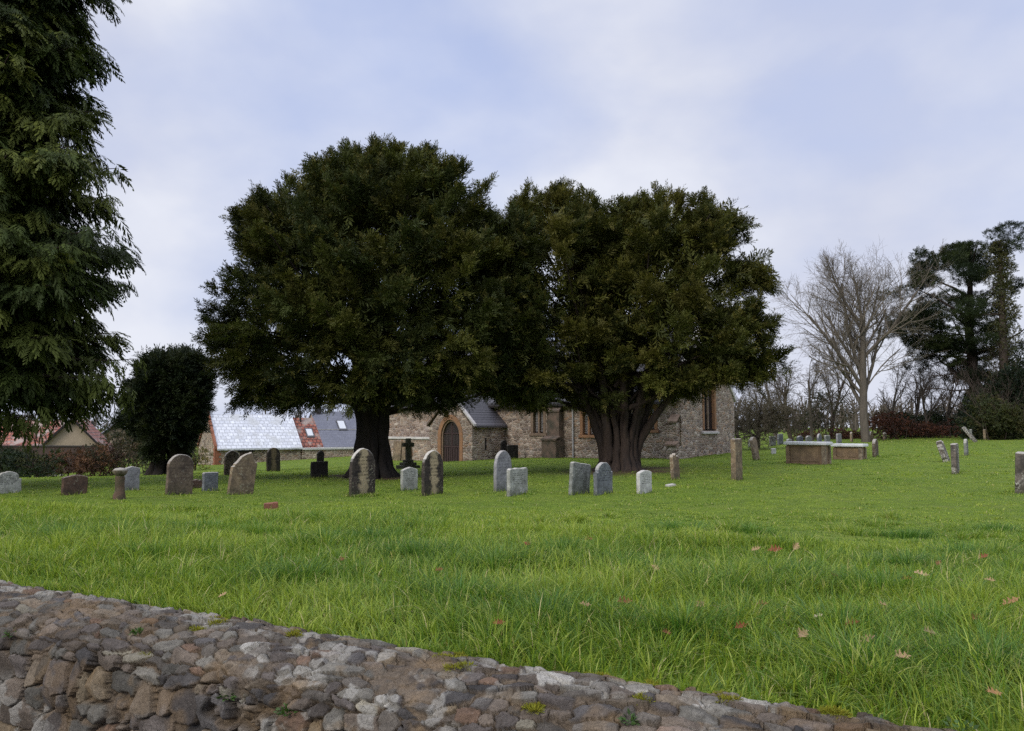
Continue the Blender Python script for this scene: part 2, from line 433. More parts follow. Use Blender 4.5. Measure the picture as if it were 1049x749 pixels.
def make_grass():
    out = []
    def emit(X, Y, ln, wd, bend, nseg, az=None, straw=.025, colmul=1.0):
        w = w_of(X, Y); ok = (w > .03) & ~blocked(X, Y)
        for (cx, cy), rr_ in ((YEW1, 1.9), (YEW2, 2.5)):
            ok &= ~((np.hypot(X - cx, Y - cy) < rr_ * (.6 + .5 * vnoise(X * 1.5, Y * 1.5, 4))) & (rng.random(len(X)) < .85))
        X, Y, ln, wd, bend = X[ok], Y[ok], ln[ok], wd[ok], bend[ok]
        az = rng.uniform(0, 2 * np.pi, len(X)) if az is None else az[ok]
        P = np.stack([X, Y, hgt(X, Y) - .01], -1)
        c = blade_cols(len(X), X, Y, straw) * np.array(colmul)
        out.append(blades(P, ln, wd, az, bend, nseg, c))
    def length(X, Y):
        w = w_of(X, Y); t = fbm(X * 1.1, Y * 1.1, 41, 3)
        l = .036 + (.105 * (1 - sstep(3.5, 7.6, w + 2 * (fbm(X * .4, Y * .4, 77, 2) - .5)))) * (.25 + 1.5 * t)
        return l * (1 - .35 * (1 - sstep(.0, .5, w)))
    # near: scattered blades + tussocks
    for d0, d1, dens, nseg, wd in ((2.0, 5.2, 2100, 4, .0064), (5.2, 8.5, 1250, 3, .0084), (8.5, 14, 560, 2, .0115)):
        X, Y = sample_zone(d0, d1, dens)
        l = length(X, Y) * rng.uniform(.55, 1.3, len(X))
        base = 2 * np.pi * fbm(X * .5, Y * .5, 51, 2) * 2
        az = base + rng.normal(0, 1.2, len(X))
        emit(X, Y, l, wd * rng.uniform(.6, 1.4, len(X)), np.clip(rng.normal(.68, .32, len(X)), .05, 1.3), nseg, az)
        # tussocks
        tx, ty = sample_zone(d0, d1, dens / 70)
        k = 38
        X = np.repeat(tx, k); Y = np.repeat(ty, k)
        a = rng.uniform(0, 2 * np.pi, len(X)); rr = np.abs(rng.normal(0, .045, len(X)))
        ts = np.repeat(rng.uniform(.75, 1.5, len(tx)), k)
        l = length(X, Y) * rng.uniform(.7, 1.35, len(X)) * ts
        emit(X + rr * np.cos(a), Y + rr * np.sin(a), l, wd * rng.uniform(.7, 1.3, len(X)), np.clip(rng.normal(.75, .28, len(X)), .1, 1.35), nseg, a + rng.normal(0, .4, len(X)))
    for d0, d1, dens, ln, wd in ((14, 24, 360, .034, .015), (24, 40, 130, .036, .024), (40, 68, 28, .045, .045)):
        X, Y = sample_zone(d0, d1, dens)
        l = ln * rng.uniform(.5, 1.3, len(X)) * (.6 + .9 * fbm(X * .7, Y * .7, 61, 3))
        emit(X, Y, l, wd * rng.uniform(.6, 1.4, len(X)), np.clip(rng.normal(.6, .3, len(X)), .05, 1.2), 1)
    # rough tussocks of older, longer grass scattered through the sward
    tx, ty = sample_zone(2.2, 13, .8); k = 150
    X = np.repeat(tx, k); Y = np.repeat(ty, k); a = rng.uniform(0, 2 * np.pi, len(X)); rr = np.abs(rng.normal(0, .10, len(X))) * np.repeat(rng.uniform(.6, 1.6, len(tx)), k)
    emit(X + rr * np.cos(a), Y + rr * np.sin(a), np.repeat(rng.uniform(.09, .21, len(tx)), k) * rng.uniform(.6, 1.3, len(X)), np.full(len(X), .0068), np.clip(rng.normal(.85, .25, len(X)), .2, 1.35), 3, a + rng.normal(0, .5, len(X)), .06)
    # small darker tufts over the mown part, and a fringe round each stone
    tx, ty = sample_zone(11, 42, .9); k = 26
    X = np.repeat(tx, k); Y = np.repeat(ty, k); a = rng.uniform(0, 2 * np.pi, len(X)); rr = np.abs(rng.normal(0, .12, len(X))) * np.repeat(rng.uniform(.5, 1.6, len(tx)), k)
    emit(X + rr * np.cos(a) * 1.4, Y + rr * np.sin(a), rng.uniform(.035, .085, len(X)), .012 + .0006 * Y, np.clip(rng.normal(.7, .25, len(X)), .2, 1.3), 2, a, .05)
    sx = np.array([p[0] for p in STONES]); sy = np.array([p[1] for p in STONES]); k = 90
    X = np.repeat(sx, k); Y = np.repeat(sy, k); a = rng.uniform(0, 2 * np.pi, len(X)); u = rng.uniform(-1, 1, len(X)) * .36
    X = X + u * math.cos(R(52)) + rng.normal(0, .06, len(X)); Y = Y + u * math.sin(R(52)) + rng.normal(0, .06, len(X)) - .03
    emit(X, Y, rng.uniform(.05, .14, len(X)), .008 + .0004 * Y, np.clip(rng.normal(.6, .25, len(X)), .1, 1.2), 2, a, .05)
    hx, hy = HUMP; emit(hx, hy, rng.uniform(.05, .13, len(hx)), np.full(len(hx), .012), np.clip(rng.normal(.8, .25, len(hx)), .2, 1.3), 2, None, .12)
    # longer dark tufts, as round the stones and in the hollows
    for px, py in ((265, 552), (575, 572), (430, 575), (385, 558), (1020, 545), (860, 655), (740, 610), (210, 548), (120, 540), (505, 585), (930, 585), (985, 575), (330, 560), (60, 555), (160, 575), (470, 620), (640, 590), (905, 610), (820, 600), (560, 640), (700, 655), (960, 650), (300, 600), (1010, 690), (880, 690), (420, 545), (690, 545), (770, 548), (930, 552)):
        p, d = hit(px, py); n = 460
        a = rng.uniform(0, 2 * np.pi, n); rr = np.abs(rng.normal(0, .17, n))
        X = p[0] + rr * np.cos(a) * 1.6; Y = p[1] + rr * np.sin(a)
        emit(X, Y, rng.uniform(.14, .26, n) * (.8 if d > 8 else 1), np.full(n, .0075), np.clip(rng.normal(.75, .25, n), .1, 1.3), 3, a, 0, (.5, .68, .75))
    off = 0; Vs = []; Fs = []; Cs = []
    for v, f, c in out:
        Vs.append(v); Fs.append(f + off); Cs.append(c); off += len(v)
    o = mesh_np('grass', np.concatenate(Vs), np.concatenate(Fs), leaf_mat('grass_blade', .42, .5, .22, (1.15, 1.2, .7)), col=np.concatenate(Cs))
    tag(o, 'long green grass behind the wall running into shorter churchyard turf', 'grass', kind='stuff')

# ------------------------------------------------------------------ boundary wall in the foreground
def make_wall():
    q = np.array([(-.03, -.55), (-.012, -.12), (0.0, -.012), (.04, .004), (.14, -.006), (.25, -.036), (.345, -.085), (.40, -.15), (.425, -.23), (.435, -.42), (.45, -.95)])
    dd = np.r_[0, np.cumsum(np.hypot(*np.diff(q, axis=0).T))]
    v0 = dd[2]
    vd = np.r_[np.linspace(0, v0, 8)[:-1], np.arange(v0, dd[-1], .0052)]
    def sm(c):   # smoothed profile
        y = np.interp(vd, dd, c); k = np.ones(11) / 11; yp = np.interp(np.arange(-4, len(y) + 4), np.arange(len(y)), y)
        return np.convolve(np.r_[[y[0]] * 5, y, [y[-1]] * 5], k, 'valid')
    Q, Z = sm(q[:, 0]), sm(q[:, 1])
    S = np.r_[np.arange(-9, -1.6, .03), np.arange(-1.6, 3.0, .0068), np.arange(3.0, 6.8, .0044), np.arange(6.8, 7.0, .01), np.arange(7, 15, .03)]
    s, v = np.meshgrid(S, vd - v0, indexing='ij')
    # stones: seeds in rough courses
    seeds = []
    vv = -.02
    while vv < 1.3:
        cop = vv < .50
        rh = rng.uniform(.036, .066) if cop else rng.uniform(.085, .16)
        x = -9.2 + rng.uniform(0, .2)
        while x < 15.2:
            ln = rng.uniform(.06, .20) if cop else rng.uniform(.08, .23)
            if rng.random() < .15: ln *= .5
            hh = rh * rng.uniform(.7, 1.4)
            seeds.append((x + ln / 2, vv + rh / 2 + rng.normal(0, rh * .16), ln * .5 * rng.uniform(.85, 1.1), hh * .5, rng.normal(-.12, .28) if cop else rng.normal(0, .14)))
            x += ln
        vv += rh
    seeds = np.array(seeds); ns = len(seeds)
    pal = np.array((.71, .73, .67)) * np.array([(.118, .098, .094), (.155, .122, .104), (.135, .115, .104), (.17, .108, .080), (.24, .180, .125), (.165, .150, .138), (.30, .265, .22), (.085, .076, .078), (.190, .148, .115)])
    pi = rng.choice(len(pal), ns, p=[.21, .18, .19, .07, .04, .14, .03, .07, .07])
    scol = pal[pi] * rng.uniform(.62, 1.42, (ns, 1))
    prot = rng.uniform(.004, .034, ns); tx = rng.normal(0, .12, ns); tv = rng.normal(.14, .17, ns)
    shr = rng.normal(0, .6, ns); cut = rng.choice([-1, 1], ns) * rng.uniform(.7, 1.3, ns)
    ax1 = rng.uniform(0, 2 * np.pi, (ns, 3)); sl1 = rng.uniform(.2, 1.1, (ns, 3)); of1 = rng.uniform(.75, 1.35, (ns, 3))
    F1 = np.full(s.shape, 9.); F2 = np.full(s.shape, 9.); I1 = np.zeros(s.shape, int)
    wsx = s + .045 * (fbm(s * 9, v * 9, 71, 4) - .5); wv = v + .035 * (fbm(s * 9 + 50, v * 9, 72, 4) - .5)
    step = 60
    for a in range(0, len(S), step):
        sl = slice(a, min(a + step, len(S)))
        idx = np.where((seeds[:, 0] > S[a] - .4) & (seeds[:, 0] < S[sl][-1] + .4))[0]
        xs = wsx[sl]; vs = wv[sl]
        f1 = F1[sl]; f2 = F2[sl]; i1 = I1[sl]
        for k in idx:
            cx, cv, la, lb, rot = seeds[k]
            dx = xs - cx; dv = vs - cv
            ux = dx * math.cos(rot) + dv * math.sin(rot); uv = -dx * math.sin(rot) + dv * math.cos(rot)
            d = np.maximum(np.maximum(np.abs(ux / la + .30 * uv / lb * shr[k]), np.abs(uv / lb)), .72 * np.abs(ux / la * cut[k] + uv / lb))
            nb = d < f1
            f2[...] = np.where(nb, f1, np.minimum(f2, d)); i1[...] = np.where(nb, k, i1); f1[...] = np.where(nb, d, f1)
    e = F2 - F1
    stone = sstep(.05, .11, e) * (1 - sstep(1.04, 1.10, F1))
    joint = 1 - sstep(.03, .12, e)
    flush = sstep(.62, .67, fbm(s * 3.1 + 7, v * 4.2, 87, 3))      # places where mortar is smeared over the stones
    stone = stone * (1 - .85 * flush * sstep(.35, .62, fbm(s * 19, v * 23, 88, 3)))
    fine = fbm(s * 26, v * 26, 81, 4) - .5; med = fbm(s * 7, v * 7, 82, 3) - .5
    # a flat lower lichen-free mortar bed, in places raked out into dark crevices
    crev = sstep(.52, .66, fbm(s * 2.6, v * 3.2, 83, 3)) * sstep(.40, .50, v)
    dx = s - seeds[I1, 0]; dv = v - seeds[I1, 1]
    fac = np.full(s.shape, 1.0)
    for j in range(3):
        fac = np.minimum(fac, of1[I1, j] - sl1[I1, j] * (np.cos(ax1[I1, j]) * dx / seeds[I1, 2] + np.sin(ax1[I1, j]) * dv / seeds[I1, 3]))
    cf = .45 + .55 * sstep(.38, .50, v)
    hh = stone * ((prot[I1] * cf + .010) * np.clip(fac, .1, 1) + (tx[I1] * dx + tv[I1] * dv) * cf) + .009 * fine * (1 - .55 * stone) + .020 * med - .045 * crev * (1 - stone) - (.021 + .020 * sstep(.38, .50, v)) * joint * (1 - .8 * flush)
    # lime mortar smears near the top
    lime = np.zeros(s.shape)
    for px, py, rs, rv in ((600, 708, .16, .06), (715, 726, .10, .045), (560, 700, .07, .04), (262, 668, .12, .05), (640, 712, .1, .03), (390, 716, .05, .035), (770, 726, .12, .03), (210, 622, .07, .02)):
        d = ray(px, py); t = 1.0
        while True:
            p = EYE + d * t; w = w_of(p[0], p[1])
            if p[2] < .6 + np.interp(-w, q[:, 0], q[:, 1]) or w > 0: break
            t += .02
        sc = s_of(p[0], p[1]); vc = np.interp(-w, Q, vd - v0)
        lime = np.maximum(lime, 1 - np.hypot((s - sc) / rs, (v - vc) / rv) * .62 + 1.5 * (fbm(s * 14, v * 22, 91, 4) - .5))
    lime = sstep(.42, .52, lime) * (1 - .75 * (stone * (prot[I1] > .018)))
    hh = hh + .006 * lime
    # fade the relief at the buried back edge
    hh = hh * sstep(-.05, .03, v)
    dQ = np.gradient(Q, vd); dZ = np.gradient(Z, vd); ln = np.hypot(dQ, dZ)
    nq, nz = -dZ / ln, dQ / ln
    wav = .035 * (fbm(S * .7, S * 0 + 3, 95, 3) - .5)
    qq = Q[None] + nq[None] * hh; zz = .6 + Z[None] + nz[None] * hh + wav[:, None]
    X = WP[0] + s * WD[0] - qq * WN[0]; Y = WP[1] + s * WD[1] - qq * WN[1]
    V = np.stack([X, Y, zz], -1).reshape(-1, 3)
    n = s.shape[1]; i, j = np.meshgrid(np.arange(len(S) - 1), np.arange(n - 1), indexing='ij'); a = (i * n + j).ravel()
    F = np.stack([a, a + 1, a + n + 1, a + n], -1)
    mort = np.array((.130, .100, .070)) * (1 + .9 * (fbm(s * 5, v * 5, 96, 3) - .5))[..., None]
    sv = scol[I1] * (1 + .8 * (fbm(s * 18, v * 24, 97, 4) - .5))[..., None]
    c = mort * (1 - stone[..., None]) + sv * stone[..., None]
    # pale lichen crusts and ochre stains on the stones
    li = sstep(.54, .62, fbm(s * 10 + 30, v * 13, 98, 4)) * sstep(.42, .62, fbm(s * 1.7, v * 2.5, 99, 2))
    c = c * (1 - .65 * li[..., None]) + np.array((.31, .30, .27)) * .65 * li[..., None]
    oc = sstep(.60, .70, fbm(s * 6 + 80, v * 7, 101, 3))
    c = c * (1 - .35 * oc[..., None]) + np.array((.20, .13, .06)) * .35 * oc[..., None]
    c = c * (1 - lime[..., None]) + (np.array((.34, .325, .29)) * (1 + .5 * (fbm(s * 30, v * 30, 103, 3) - .5))[..., None]) * lime[..., None]
    m, nt, b = newmat('rubble_stone')
    at_ = N(nt, 'ShaderNodeAttribute', attribute_name='Col')
    co = objco(nt)
    n1 = noise(nt, co, 60, 9, .78); n2 = noise(nt, co, 190, 6, .7)
    cc = mixc(nt, .8, at_.outputs['Color'], ramp(nt, n1.outputs[0], [(.28, (.45, .44, .44)), (.72, (1.55, 1.53, 1.5))]), 'MULTIPLY')
    cc = mixc(nt, mrange(nt, noise(nt, co, 95, 2).outputs[0], .70, .74, 0, .35), cc, (.30, .28, .24))
    cc = mixc(nt, mrange(nt, noise(nt, co, 42, 3).outputs[0], .68, .73, 0, .7), cc, (.035, .032, .03))
    L(nt, cc, b.inputs['Base Color']); b.inputs['Roughness'].default_value = .85; b.inputs['Specular IOR Level'].default_value = .25
    vo = N(nt, 'ShaderNodeTexVoronoi', feature='DISTANCE_TO_EDGE'); vo.inputs['Scale'].default_value = 34; L(nt, co, vo.inputs['Vector'])
    vc = N(nt, 'ShaderNodeTexVoronoi'); vc.inputs['Scale'].default_value = 48; L(nt, co, vc.inputs['Vector'])
    hsum = math_(nt, 'ADD', math_(nt, 'ADD', n1.outputs[0], math_(nt, 'MULTIPLY', n2.outputs[0], .5)), mrange(nt, vo.outputs['Distance'], 0, .05, -.25, 0)); bump(nt, b, hsum, .95, .009)
    o = mesh_np('boundary_wall', V, F, m, col=c.reshape(-1, 3), loc=(WP[0], WP[1], 0))
    tag(o, 'rounded rubble stone boundary wall in the foreground with mortar patches', 'wall')
    # moss cushions on the coping
    mm = leaf_mat('moss', .2, .9, .1)
    def surf(sc, qv):
        z = .6 + np.interp(qv, q[:, 0], q[:, 1]) + np.interp(sc, S, wav)
        return np.array([WP[0] + sc * WD[0] - qv * WN[0], WP[1] + sc * WD[1] - qv * WN[1], z])
    leafq = np.array([(0, -.12, 0), (0, .12, 0), (1, .05, 0), (1, -.05, 0)], float), np.array([[0, 1, 2, 3]])
    for px, py, r in ((476, 683, .035), (495, 676, .03), (470, 669, .03), (455, 678, .025), (665, 701, .03), (738, 722, .03), (858, 738, .03), (548, 728, .022), (200, 650, .03), (300, 652, .03), (220, 642, .035), (660, 722, .028), (150, 676, .022), (605, 688, .022), (700, 708, .022)):
        d = ray(px, py); t = 1.0
        while True:
            p = EYE + d * t; w = w_of(p[0], p[1])
            if w > -.005 or p[2] < .6 + np.interp(-w, q[:, 0], q[:, 1]): break
            t += .01
        c0 = surf(s_of(p[0], p[1]), -w) + np.array([0, 0, .004])
        nb = 420
        u = rng.normal(0, 1, (nb, 3)); u[:, 2] = np.abs(u[:, 2]) + .15; u /= np.linalg.norm(u, axis=1, keepdims=True)
        lob = rng.normal(0, .8, (3, 2)) * r
        P = c0 + u * np.array([r * 1.2, r, r * .42]) * rng.uniform(.5, 1, (nb, 1)); P[:, :2] += lob[rng.integers(0, 3, nb)]
        cl = np.array((.17, .19, .025)) * rng.uniform(.6, 1.4, (nb, 1)) + np.array([.06, .02, 0]) * rng.random((nb, 1))
        v_, f_, c_ = scatter([leafq], P - np.array([WP[0], WP[1], 0]), u + rng.normal(0, .3, u.shape), rng.uniform(.010, .018, nb), cl)
        mesh_np('moss_cushion', v_, f_, mm, o, col=c_)
    # a few weeds rooted in the joints
    wl = np.array([(0, 0, 0), (.4, .28, .06), (1, 0, -.1), (.4, -.28, .06)], float), np.array([[0, 1, 2, 3]])
    wm = leaf_mat('weed_leaf', .3, .5, .3)
    for px, py, r in ((296, 735, .05), (235, 716, .035), (14, 652, .04), (985, 742, .07), (905, 735, .06), (647, 744, .03), (143, 651, .03)):
        d = ray(px, py); t = 1.0
        while True:
            p = EYE + d * t; w = w_of(p[0], p[1])
            if w > -.005 or p[2] < .6 + np.interp(-w, q[:, 0], q[:, 1]): break
            t += .01
        c0 = surf(s_of(p[0], p[1]), -w)
        nb = 60; u = rng.normal(0, 1, (nb, 3)); u[:, 2] = np.abs(u[:, 2]) * .6; u /= np.linalg.norm(u, axis=1, keepdims=True)
        P = c0 + u * r * rng.uniform(.1, .9, (nb, 1)) + np.r_[-WN, 0] * .012
        cl = np.array((.05, .095, .022)) * rng.uniform(.6, 1.5, (nb, 1))
        v_, f_, c_ = scatter([wl], P - np.array([WP[0], WP[1], 0]), u, rng.uniform(.012, .028, nb), cl)
        mesh_np('weed', v_, f_, wm, o, col=c_)
make_wall()

# ------------------------------------------------------------------ fallen oak leaves
def oak_leaf(px, py, size, c, label, lift=.105):
    p, d = hit(px, py)
    k = 26; t = np.linspace(0, 1, k)
    hw = (.06 + .24 * np.sin(np.pi * t ** .8)) * (.72 + .38 * np.cos(t * 2 * np.pi * 4.0)) ; hw[0] = .015; hw[-1] = .04
    V = []; F = []
    cu = rng.uniform(.5, 1.5)
    for i in range(k):
        for j, sgn in enumerate((-1, -.5, 0, .5, 1)):
            x = t[i] - .5; y = sgn * hw[i]
            V.append((x, y + .02 * math.sin(6 * t[i]), cu * (y * y * 2.2) + .28 * cu * (x * x) + .03 * math.sin(9 * t[i] + sgn)))
    for i in range(k - 1):
        for j in range(4):
            a = i * 5 + j; F.append((a, a + 1, a + 6, a + 5))
    V = np.array(V) * size
    st = np.array([(-.5, -.012, .02), (-.5, .012, .02), (-.72, .008, .08), (-.72, -.008, .08)]) * size
    n = len(V); V = np.r_[V, st]; F.append((n, n + 1, n + 2, n + 3))
    cl = np.tile(np.array(c), (len(V), 1)) * rng.uniform(.75, 1.2, (len(V), 1))
    o = mesh_np('oak_leaf', V, np.array(F), MAT['dead_leaf'], col=cl, smooth=True)
    o.location = (p[0], p[1], p[2] + lift)
    nrm = -ray(px, py)
    o.rotation_euler = (R(rng.uniform(15, 50)), R(rng.uniform(-30, 20)), rng.uniform(-1, 1))
    tag(o, label, 'leaf', 'fallen oak leaves in the grass')
MAT = {'dead_leaf': leaf_mat('dead_leaf', .25, .7, .2, (1.2, 1, .7))}
BR, PL, RD = (.20, .095, .04), (.40, .27, .15), (.24, .085, .04)
for a in ((823, 674, .095, PL, 'large pale oak leaf lying low in front grass, widest of all'),
          (640, 637, .085, BR, 'brown oak leaf alone in grass left of the other front leaves'),
          (717, 640, .08, PL, 'tan oak leaf in grass between two browner leaves'),
          (795, 576, .13, RD, 'rust red oak leaf, darkest in a pair on the far lawn edge'),
          (815, 573, .11, PL, 'pale oak leaf just right of the rust red leaf'),
          (775, 575, .08, PL, 'small faded oak leaf just left of the rust red leaf'),
          (945, 605, .09, (.48, .33, .20), 'pinkish pale oak leaf lying on a tuft at right'),
          (1037, 637, .095, (.38, .2, .11), 'orange brown oak leaf at the right edge of the photo'),
          (839, 653, .05, (.5, .42, .3), 'tiny cream oak leaf directly above the largest leaf'),
          (953, 672, .075, (.33, .25, .15), 'dull tan oak leaf half sunk in long grass at right'),
          (875, 662, .07, BR, 'curled brown oak leaf right of the largest pale leaf'),
          (1008, 583, .09, RD, 'reddish oak leaf caught in long grass near the right edge'),
          (511, 661, .06, RD, 'small reddish oak leaf at the back edge of the stone wall'),
          (962, 591, .08, BR, 'brown oak leaf up the slope from the pinkish one'),
          (1020, 741, .06, (.36, .2, .09), 'ochre oak leaf beside the wall end in the bottom right corner'),
          (228, 629, .05, PL, 'tan leaf in grass behind the left part of the wall'),
          (603, 565, .09, BR, 'brown oak leaf left of the leaf pair, among the dark tufts'),
          (540, 571, .08, RD, 'reddish leaf at the left end of the far lawn edge'),
          (672, 598, .07, PL, 'tan leaf halfway between the dark tufts and the rust red leaf'),
          (905, 640, .07, PL, 'faded leaf sunk in grass above the dull tan one'),
          (782, 640, .06, BR, 'small brown leaf up left of the largest pale leaf'),
          (930, 610, .06, RD, 'dark red leaf left of the pinkish pale leaf'),
          (985, 612, .07, (.40, .29, .18), 'buff leaf between the pinkish leaf and the right edge'),
          (450, 600, .06, BR, 'lone brown leaf in the grass at the middle of the photo'),
          (855, 606, .07, BR, 'brown leaf on the slope above the tiny cream leaf'),
          (890, 680, .07, (.36, .25, .15), 'buff oak leaf deep in front grass below the curled brown one'),
          (760, 665, .06, RD, 'reddish leaf deep in grass left of the largest pale leaf'),
          (1000, 655, .07, BR, 'brown leaf between the dull tan leaf and the right edge'),
          (925, 700, .08, (.42, .28, .16), 'fawn oak leaf nearest the wall at right'),
          (600, 640, .06, PL, 'pale leaf a little left of the lone brown leaf in front'),
          (350, 588, .07, BR, 'brown leaf in the grass left of the middle, above the wall'),
          (1015, 612, .06, PL, 'small pale leaf near the right edge above the orange one'),
          (683, 672, .05, BR, 'thin brown leaf upright in grass close behind the wall')):
    oak_leaf(*a)
# ------------------------------------------------------------------ gravestones
GM = dict(
    brown=grave_mat('brown_sandstone', (.150, .112, .082), (.070, .052, .042), (.27, .255, .20), text=.25),
    redbrown=grave_mat('red_brown_sandstone', (.115, .070, .050), (.060, .040, .032), (.2, .18, .14), text=.1, lichamt=.1),
    grey=grave_mat('grey_stone', (.215, .22, .205), (.125, .128, .115), (.36, .36, .32), text=.45, lichamt=.4),
    pale=grave_mat('pale_limestone', (.37, .37, .34), (.235, .235, .21), (.46, .45, .40), text=.75, lichamt=.2),
    white=grave_mat('white_marble', (.52, .51, .48), (.37, .36, .335), (.5, .48, .42), text=.95, lichamt=.1),
    slate=grave_mat('blue_grey_slate', (.165, .175, .19), (.105, .11, .12), (.30, .31, .29), text=.55, lichamt=.2),
    lilac=grave_mat('lilac_grey_stone', (.255, .25, .262), (.185, .18, .19), (.33, .33, .31), text=.35, lichamt=.1),
    black=grave_mat('soot_black_stone', (.030, .026, .023), (.017, .015, .014), (.10, .095, .07), text=0, lichamt=.1),
    panel=grave_mat('black_stone_tan_panel', (.045, .036, .030), (.025, .021, .018), (.14, .13, .1), stain=(.15, .115, .07), text=.2, lichamt=.2),
    stain=grave_mat('tan_streaked_black_stone', (.060, .047, .040), (.030, .025, .023), (.25, .23, .17), stain=(.36, .285, .18), text=.5),
    tawny=grave_mat('tawny_sandstone', (.225, .165, .105), (.125, .092, .066), (.34, .31, .22), text=.15),
    lichen=grave_mat('lichen_crusted_stone', (.15, .125, .105), (.06, .052, .047), (.50, .49, .43), text=0, lichamt=1.1),
)
for k, m in GM.items():     # base colour turns paler wherever the surface faces upward
    nt = m.node_tree; b = nt.nodes['Principled BSDF']
    src = b.inputs['Base Color'].links[0].from_socket
    sp = N(nt, 'ShaderNodeSeparateXYZ'); L(nt, nt.nodes.new('ShaderNodeTexCoord').outputs['Normal'], sp.inputs[0])
    amt = {'stain': .9, 'brown': .55, 'black': .12, 'redbrown': .2, 'panel': .15}.get(k, .55)
    f = math_(nt, 'MULTIPLY', mrange(nt, sp.outputs[2], .2, .5), amt)
    L(nt, mixc(nt, f, src, (.50, .47, .42)), b.inputs['Base Color'])

STONES = []
def outline(kind, W, H, e=.18):
    h = W / 2; P = [(-h, -e), (h, -e)]
    if kind == 'round':
        a = np.linspace(0, np.pi, 15); P += [(h * math.cos(t), H - h * .9 + h * .9 * math.sin(t)) for t in a]
    elif kind == 'gothic':
        k = h * 1.25; zs = H - k
        a = np.linspace(0, 1, 10)
        P += [(h * (1 - t ** 1.8), zs + k * (1 - (1 - t) ** 1.7)) for t in a]
        P += [(-h * (1 - t ** 1.8), zs + k * (1 - (1 - t) ** 1.7)) for t in a[::-1][1:]]
    elif kind == 'flat':
        P += [(h, H - .04), (h * .96, H - .012), (h * .85, H), (-h * .85, H), (-h * .96, H - .012), (-h, H - .04)]
    elif kind == 'lowarch':
        a = np.linspace(-1, 1, 11); P += [(-h * t, H - .10 * W * t * t - .0) for t in a]
    elif kind == 'peak':
        P += [(h, H - .13 * W), (h * .5, H - .05 * W), (0, H), (-h * .5, H - .05 * W), (-h, H - .13 * W)]
    elif kind == 'shoulder':
        zs = H - h * .62; P += [(h, zs), (h * .80, zs), (h * .80, zs + .02)]
        a = np.linspace(.12, np.pi - .12, 12); P += [(h * .8 * math.cos(t), zs + .02 + (H - zs - .02) * math.sin(t)) for t in a]
        P += [(-h * .80, zs + .02), (-h * .80, zs), (-h, zs)]
    elif kind == 'ogee':
        P += [(h, H - .40 * W), (h * .96, H - .36 * W), (h * .78, H - .30 * W), (h * .70, H - .24 * W), (h * .55, H - .08 * W), (h * .38, H), (h * .28, H - .01), (h * .05, H - .04 * W),
              (-h * .35, H - .18 * W), (-h * .62, H - .34 * W), (-h * .74, H - .44 * W), (-h * .80, H - .46 * W), (-h * .84, H - .52 * W), (-h, H - .55 * W)]
    elif kind == 'broken':
        P += [(h, H * .80), (h * .7, H * .92), (h * .3, H * .86), (0, H), (-h * .45, H * .93), (-h * .8, H * .97), (-h, H * .86)]
    return P

def slab_mesh(pts, T, W, H, mat, parent=None, name='gravestone', bev=.014, jit=.0):
    bm = bmesh.new()
    n = len(pts)
    # refine long edges so that the outline may be slightly irregular
    Q = []
    for i in range(n):
        a = np.array(pts[i]); b = np.array(pts[(i + 1) % n]); k = max(1, int(np.hypot(*(b - a)) / .12))
        for j in range(k): Q.append(a + (b - a) * j / k)
    Q = np.array(Q)
    if jit: Q = Q + rng.normal(0, jit, Q.shape)
    d = np.roll(Q, -1, 0) - np.roll(Q, 1, 0); nn = np.stack([d[:, 1], -d[:, 0]], -1); nn /= np.linalg.norm(nn, axis=1, keepdims=True) + 1e-9
    I = Q - nn * bev
    rings = []
    for P, y in ((I, -T / 2), (Q, -T / 2 + bev), (Q, T / 2 - bev), (I, T / 2)):
        rings.append([bm.verts.new((p[0], y, p[1])) for p in P])
    m = len(Q)
    for a, b in zip(rings[:-1], rings[1:]):
        for i in range(m): bm.faces.new((a[i], a[(i + 1) % m], b[(i + 1) % m], b[i]))
    bm.faces.new(rings[0][::-1]); bm.faces.new(rings[-1])
    bm.normal_update()
    bmesh.ops.triangulate(bm, faces=[f for f in bm.faces if len(f.verts) > 4], ngon_method='EAR_CLIP')
    bmesh.ops.recalc_face_normals(bm, faces=bm.faces[:])
    me = bpy.data.meshes.new(name); bm.to_mesh(me); bm.free()
    a = me.attributes.new('gs', 'FLOAT_VECTOR', 'POINT')
    co = np.empty(len(me.vertices) * 3, np.float32); me.vertices.foreach_get('co', co); co = co.reshape(-1, 3)
    a.data.foreach_set('vector', np.stack([co[:, 0] / W, co[:, 2] / H, co[:, 1] * 0], -1).astype(np.float32).ravel())
    return link(name, me, mat, parent)

def grave(px, yt, yb, wpx, kind, mat, label, T=.10, lean=0, pitch=0, yaw=0, W=None, grp='gravestones standing in the churchyard', jit=.004, cat='gravestone', rub=True, D=None):
    if D is None: p, t = hit(px, yb)
    else: p = at(px, D)
    s = FPX / p[1]
    H = (yb - yt) / s / math.cos(R(lean)) / max(.8, math.cos(R(pitch)))
    a = R(52 + yaw); n = np.array([math.sin(a), -math.cos(a)]); v = -p[:2] / np.linalg.norm(p[:2])
    cv = abs(n @ v); sv = math.sqrt(max(0, 1 - cv * cv))
    if W is None: W = min(.95, max(.26, (wpx / s - T * sv) / max(.25, cv)))
    o = slab_mesh(outline(kind, W, H), T, W, H, GM[mat], jit=jit)
    o.name = 'gravestone'
    o.location = p
    o.rotation_mode = 'QUATERNION'
    q = Matrix.Rotation(a, 4, 'Z') @ Matrix.Rotation(R(pitch), 4, 'X') @ Matrix.Rotation(R(lean), 4, 'Y')
    o.rotation_quaternion = q.to_quaternion()
    tag(o, label, cat, grp); STONES.append(p)
    return o, p, s
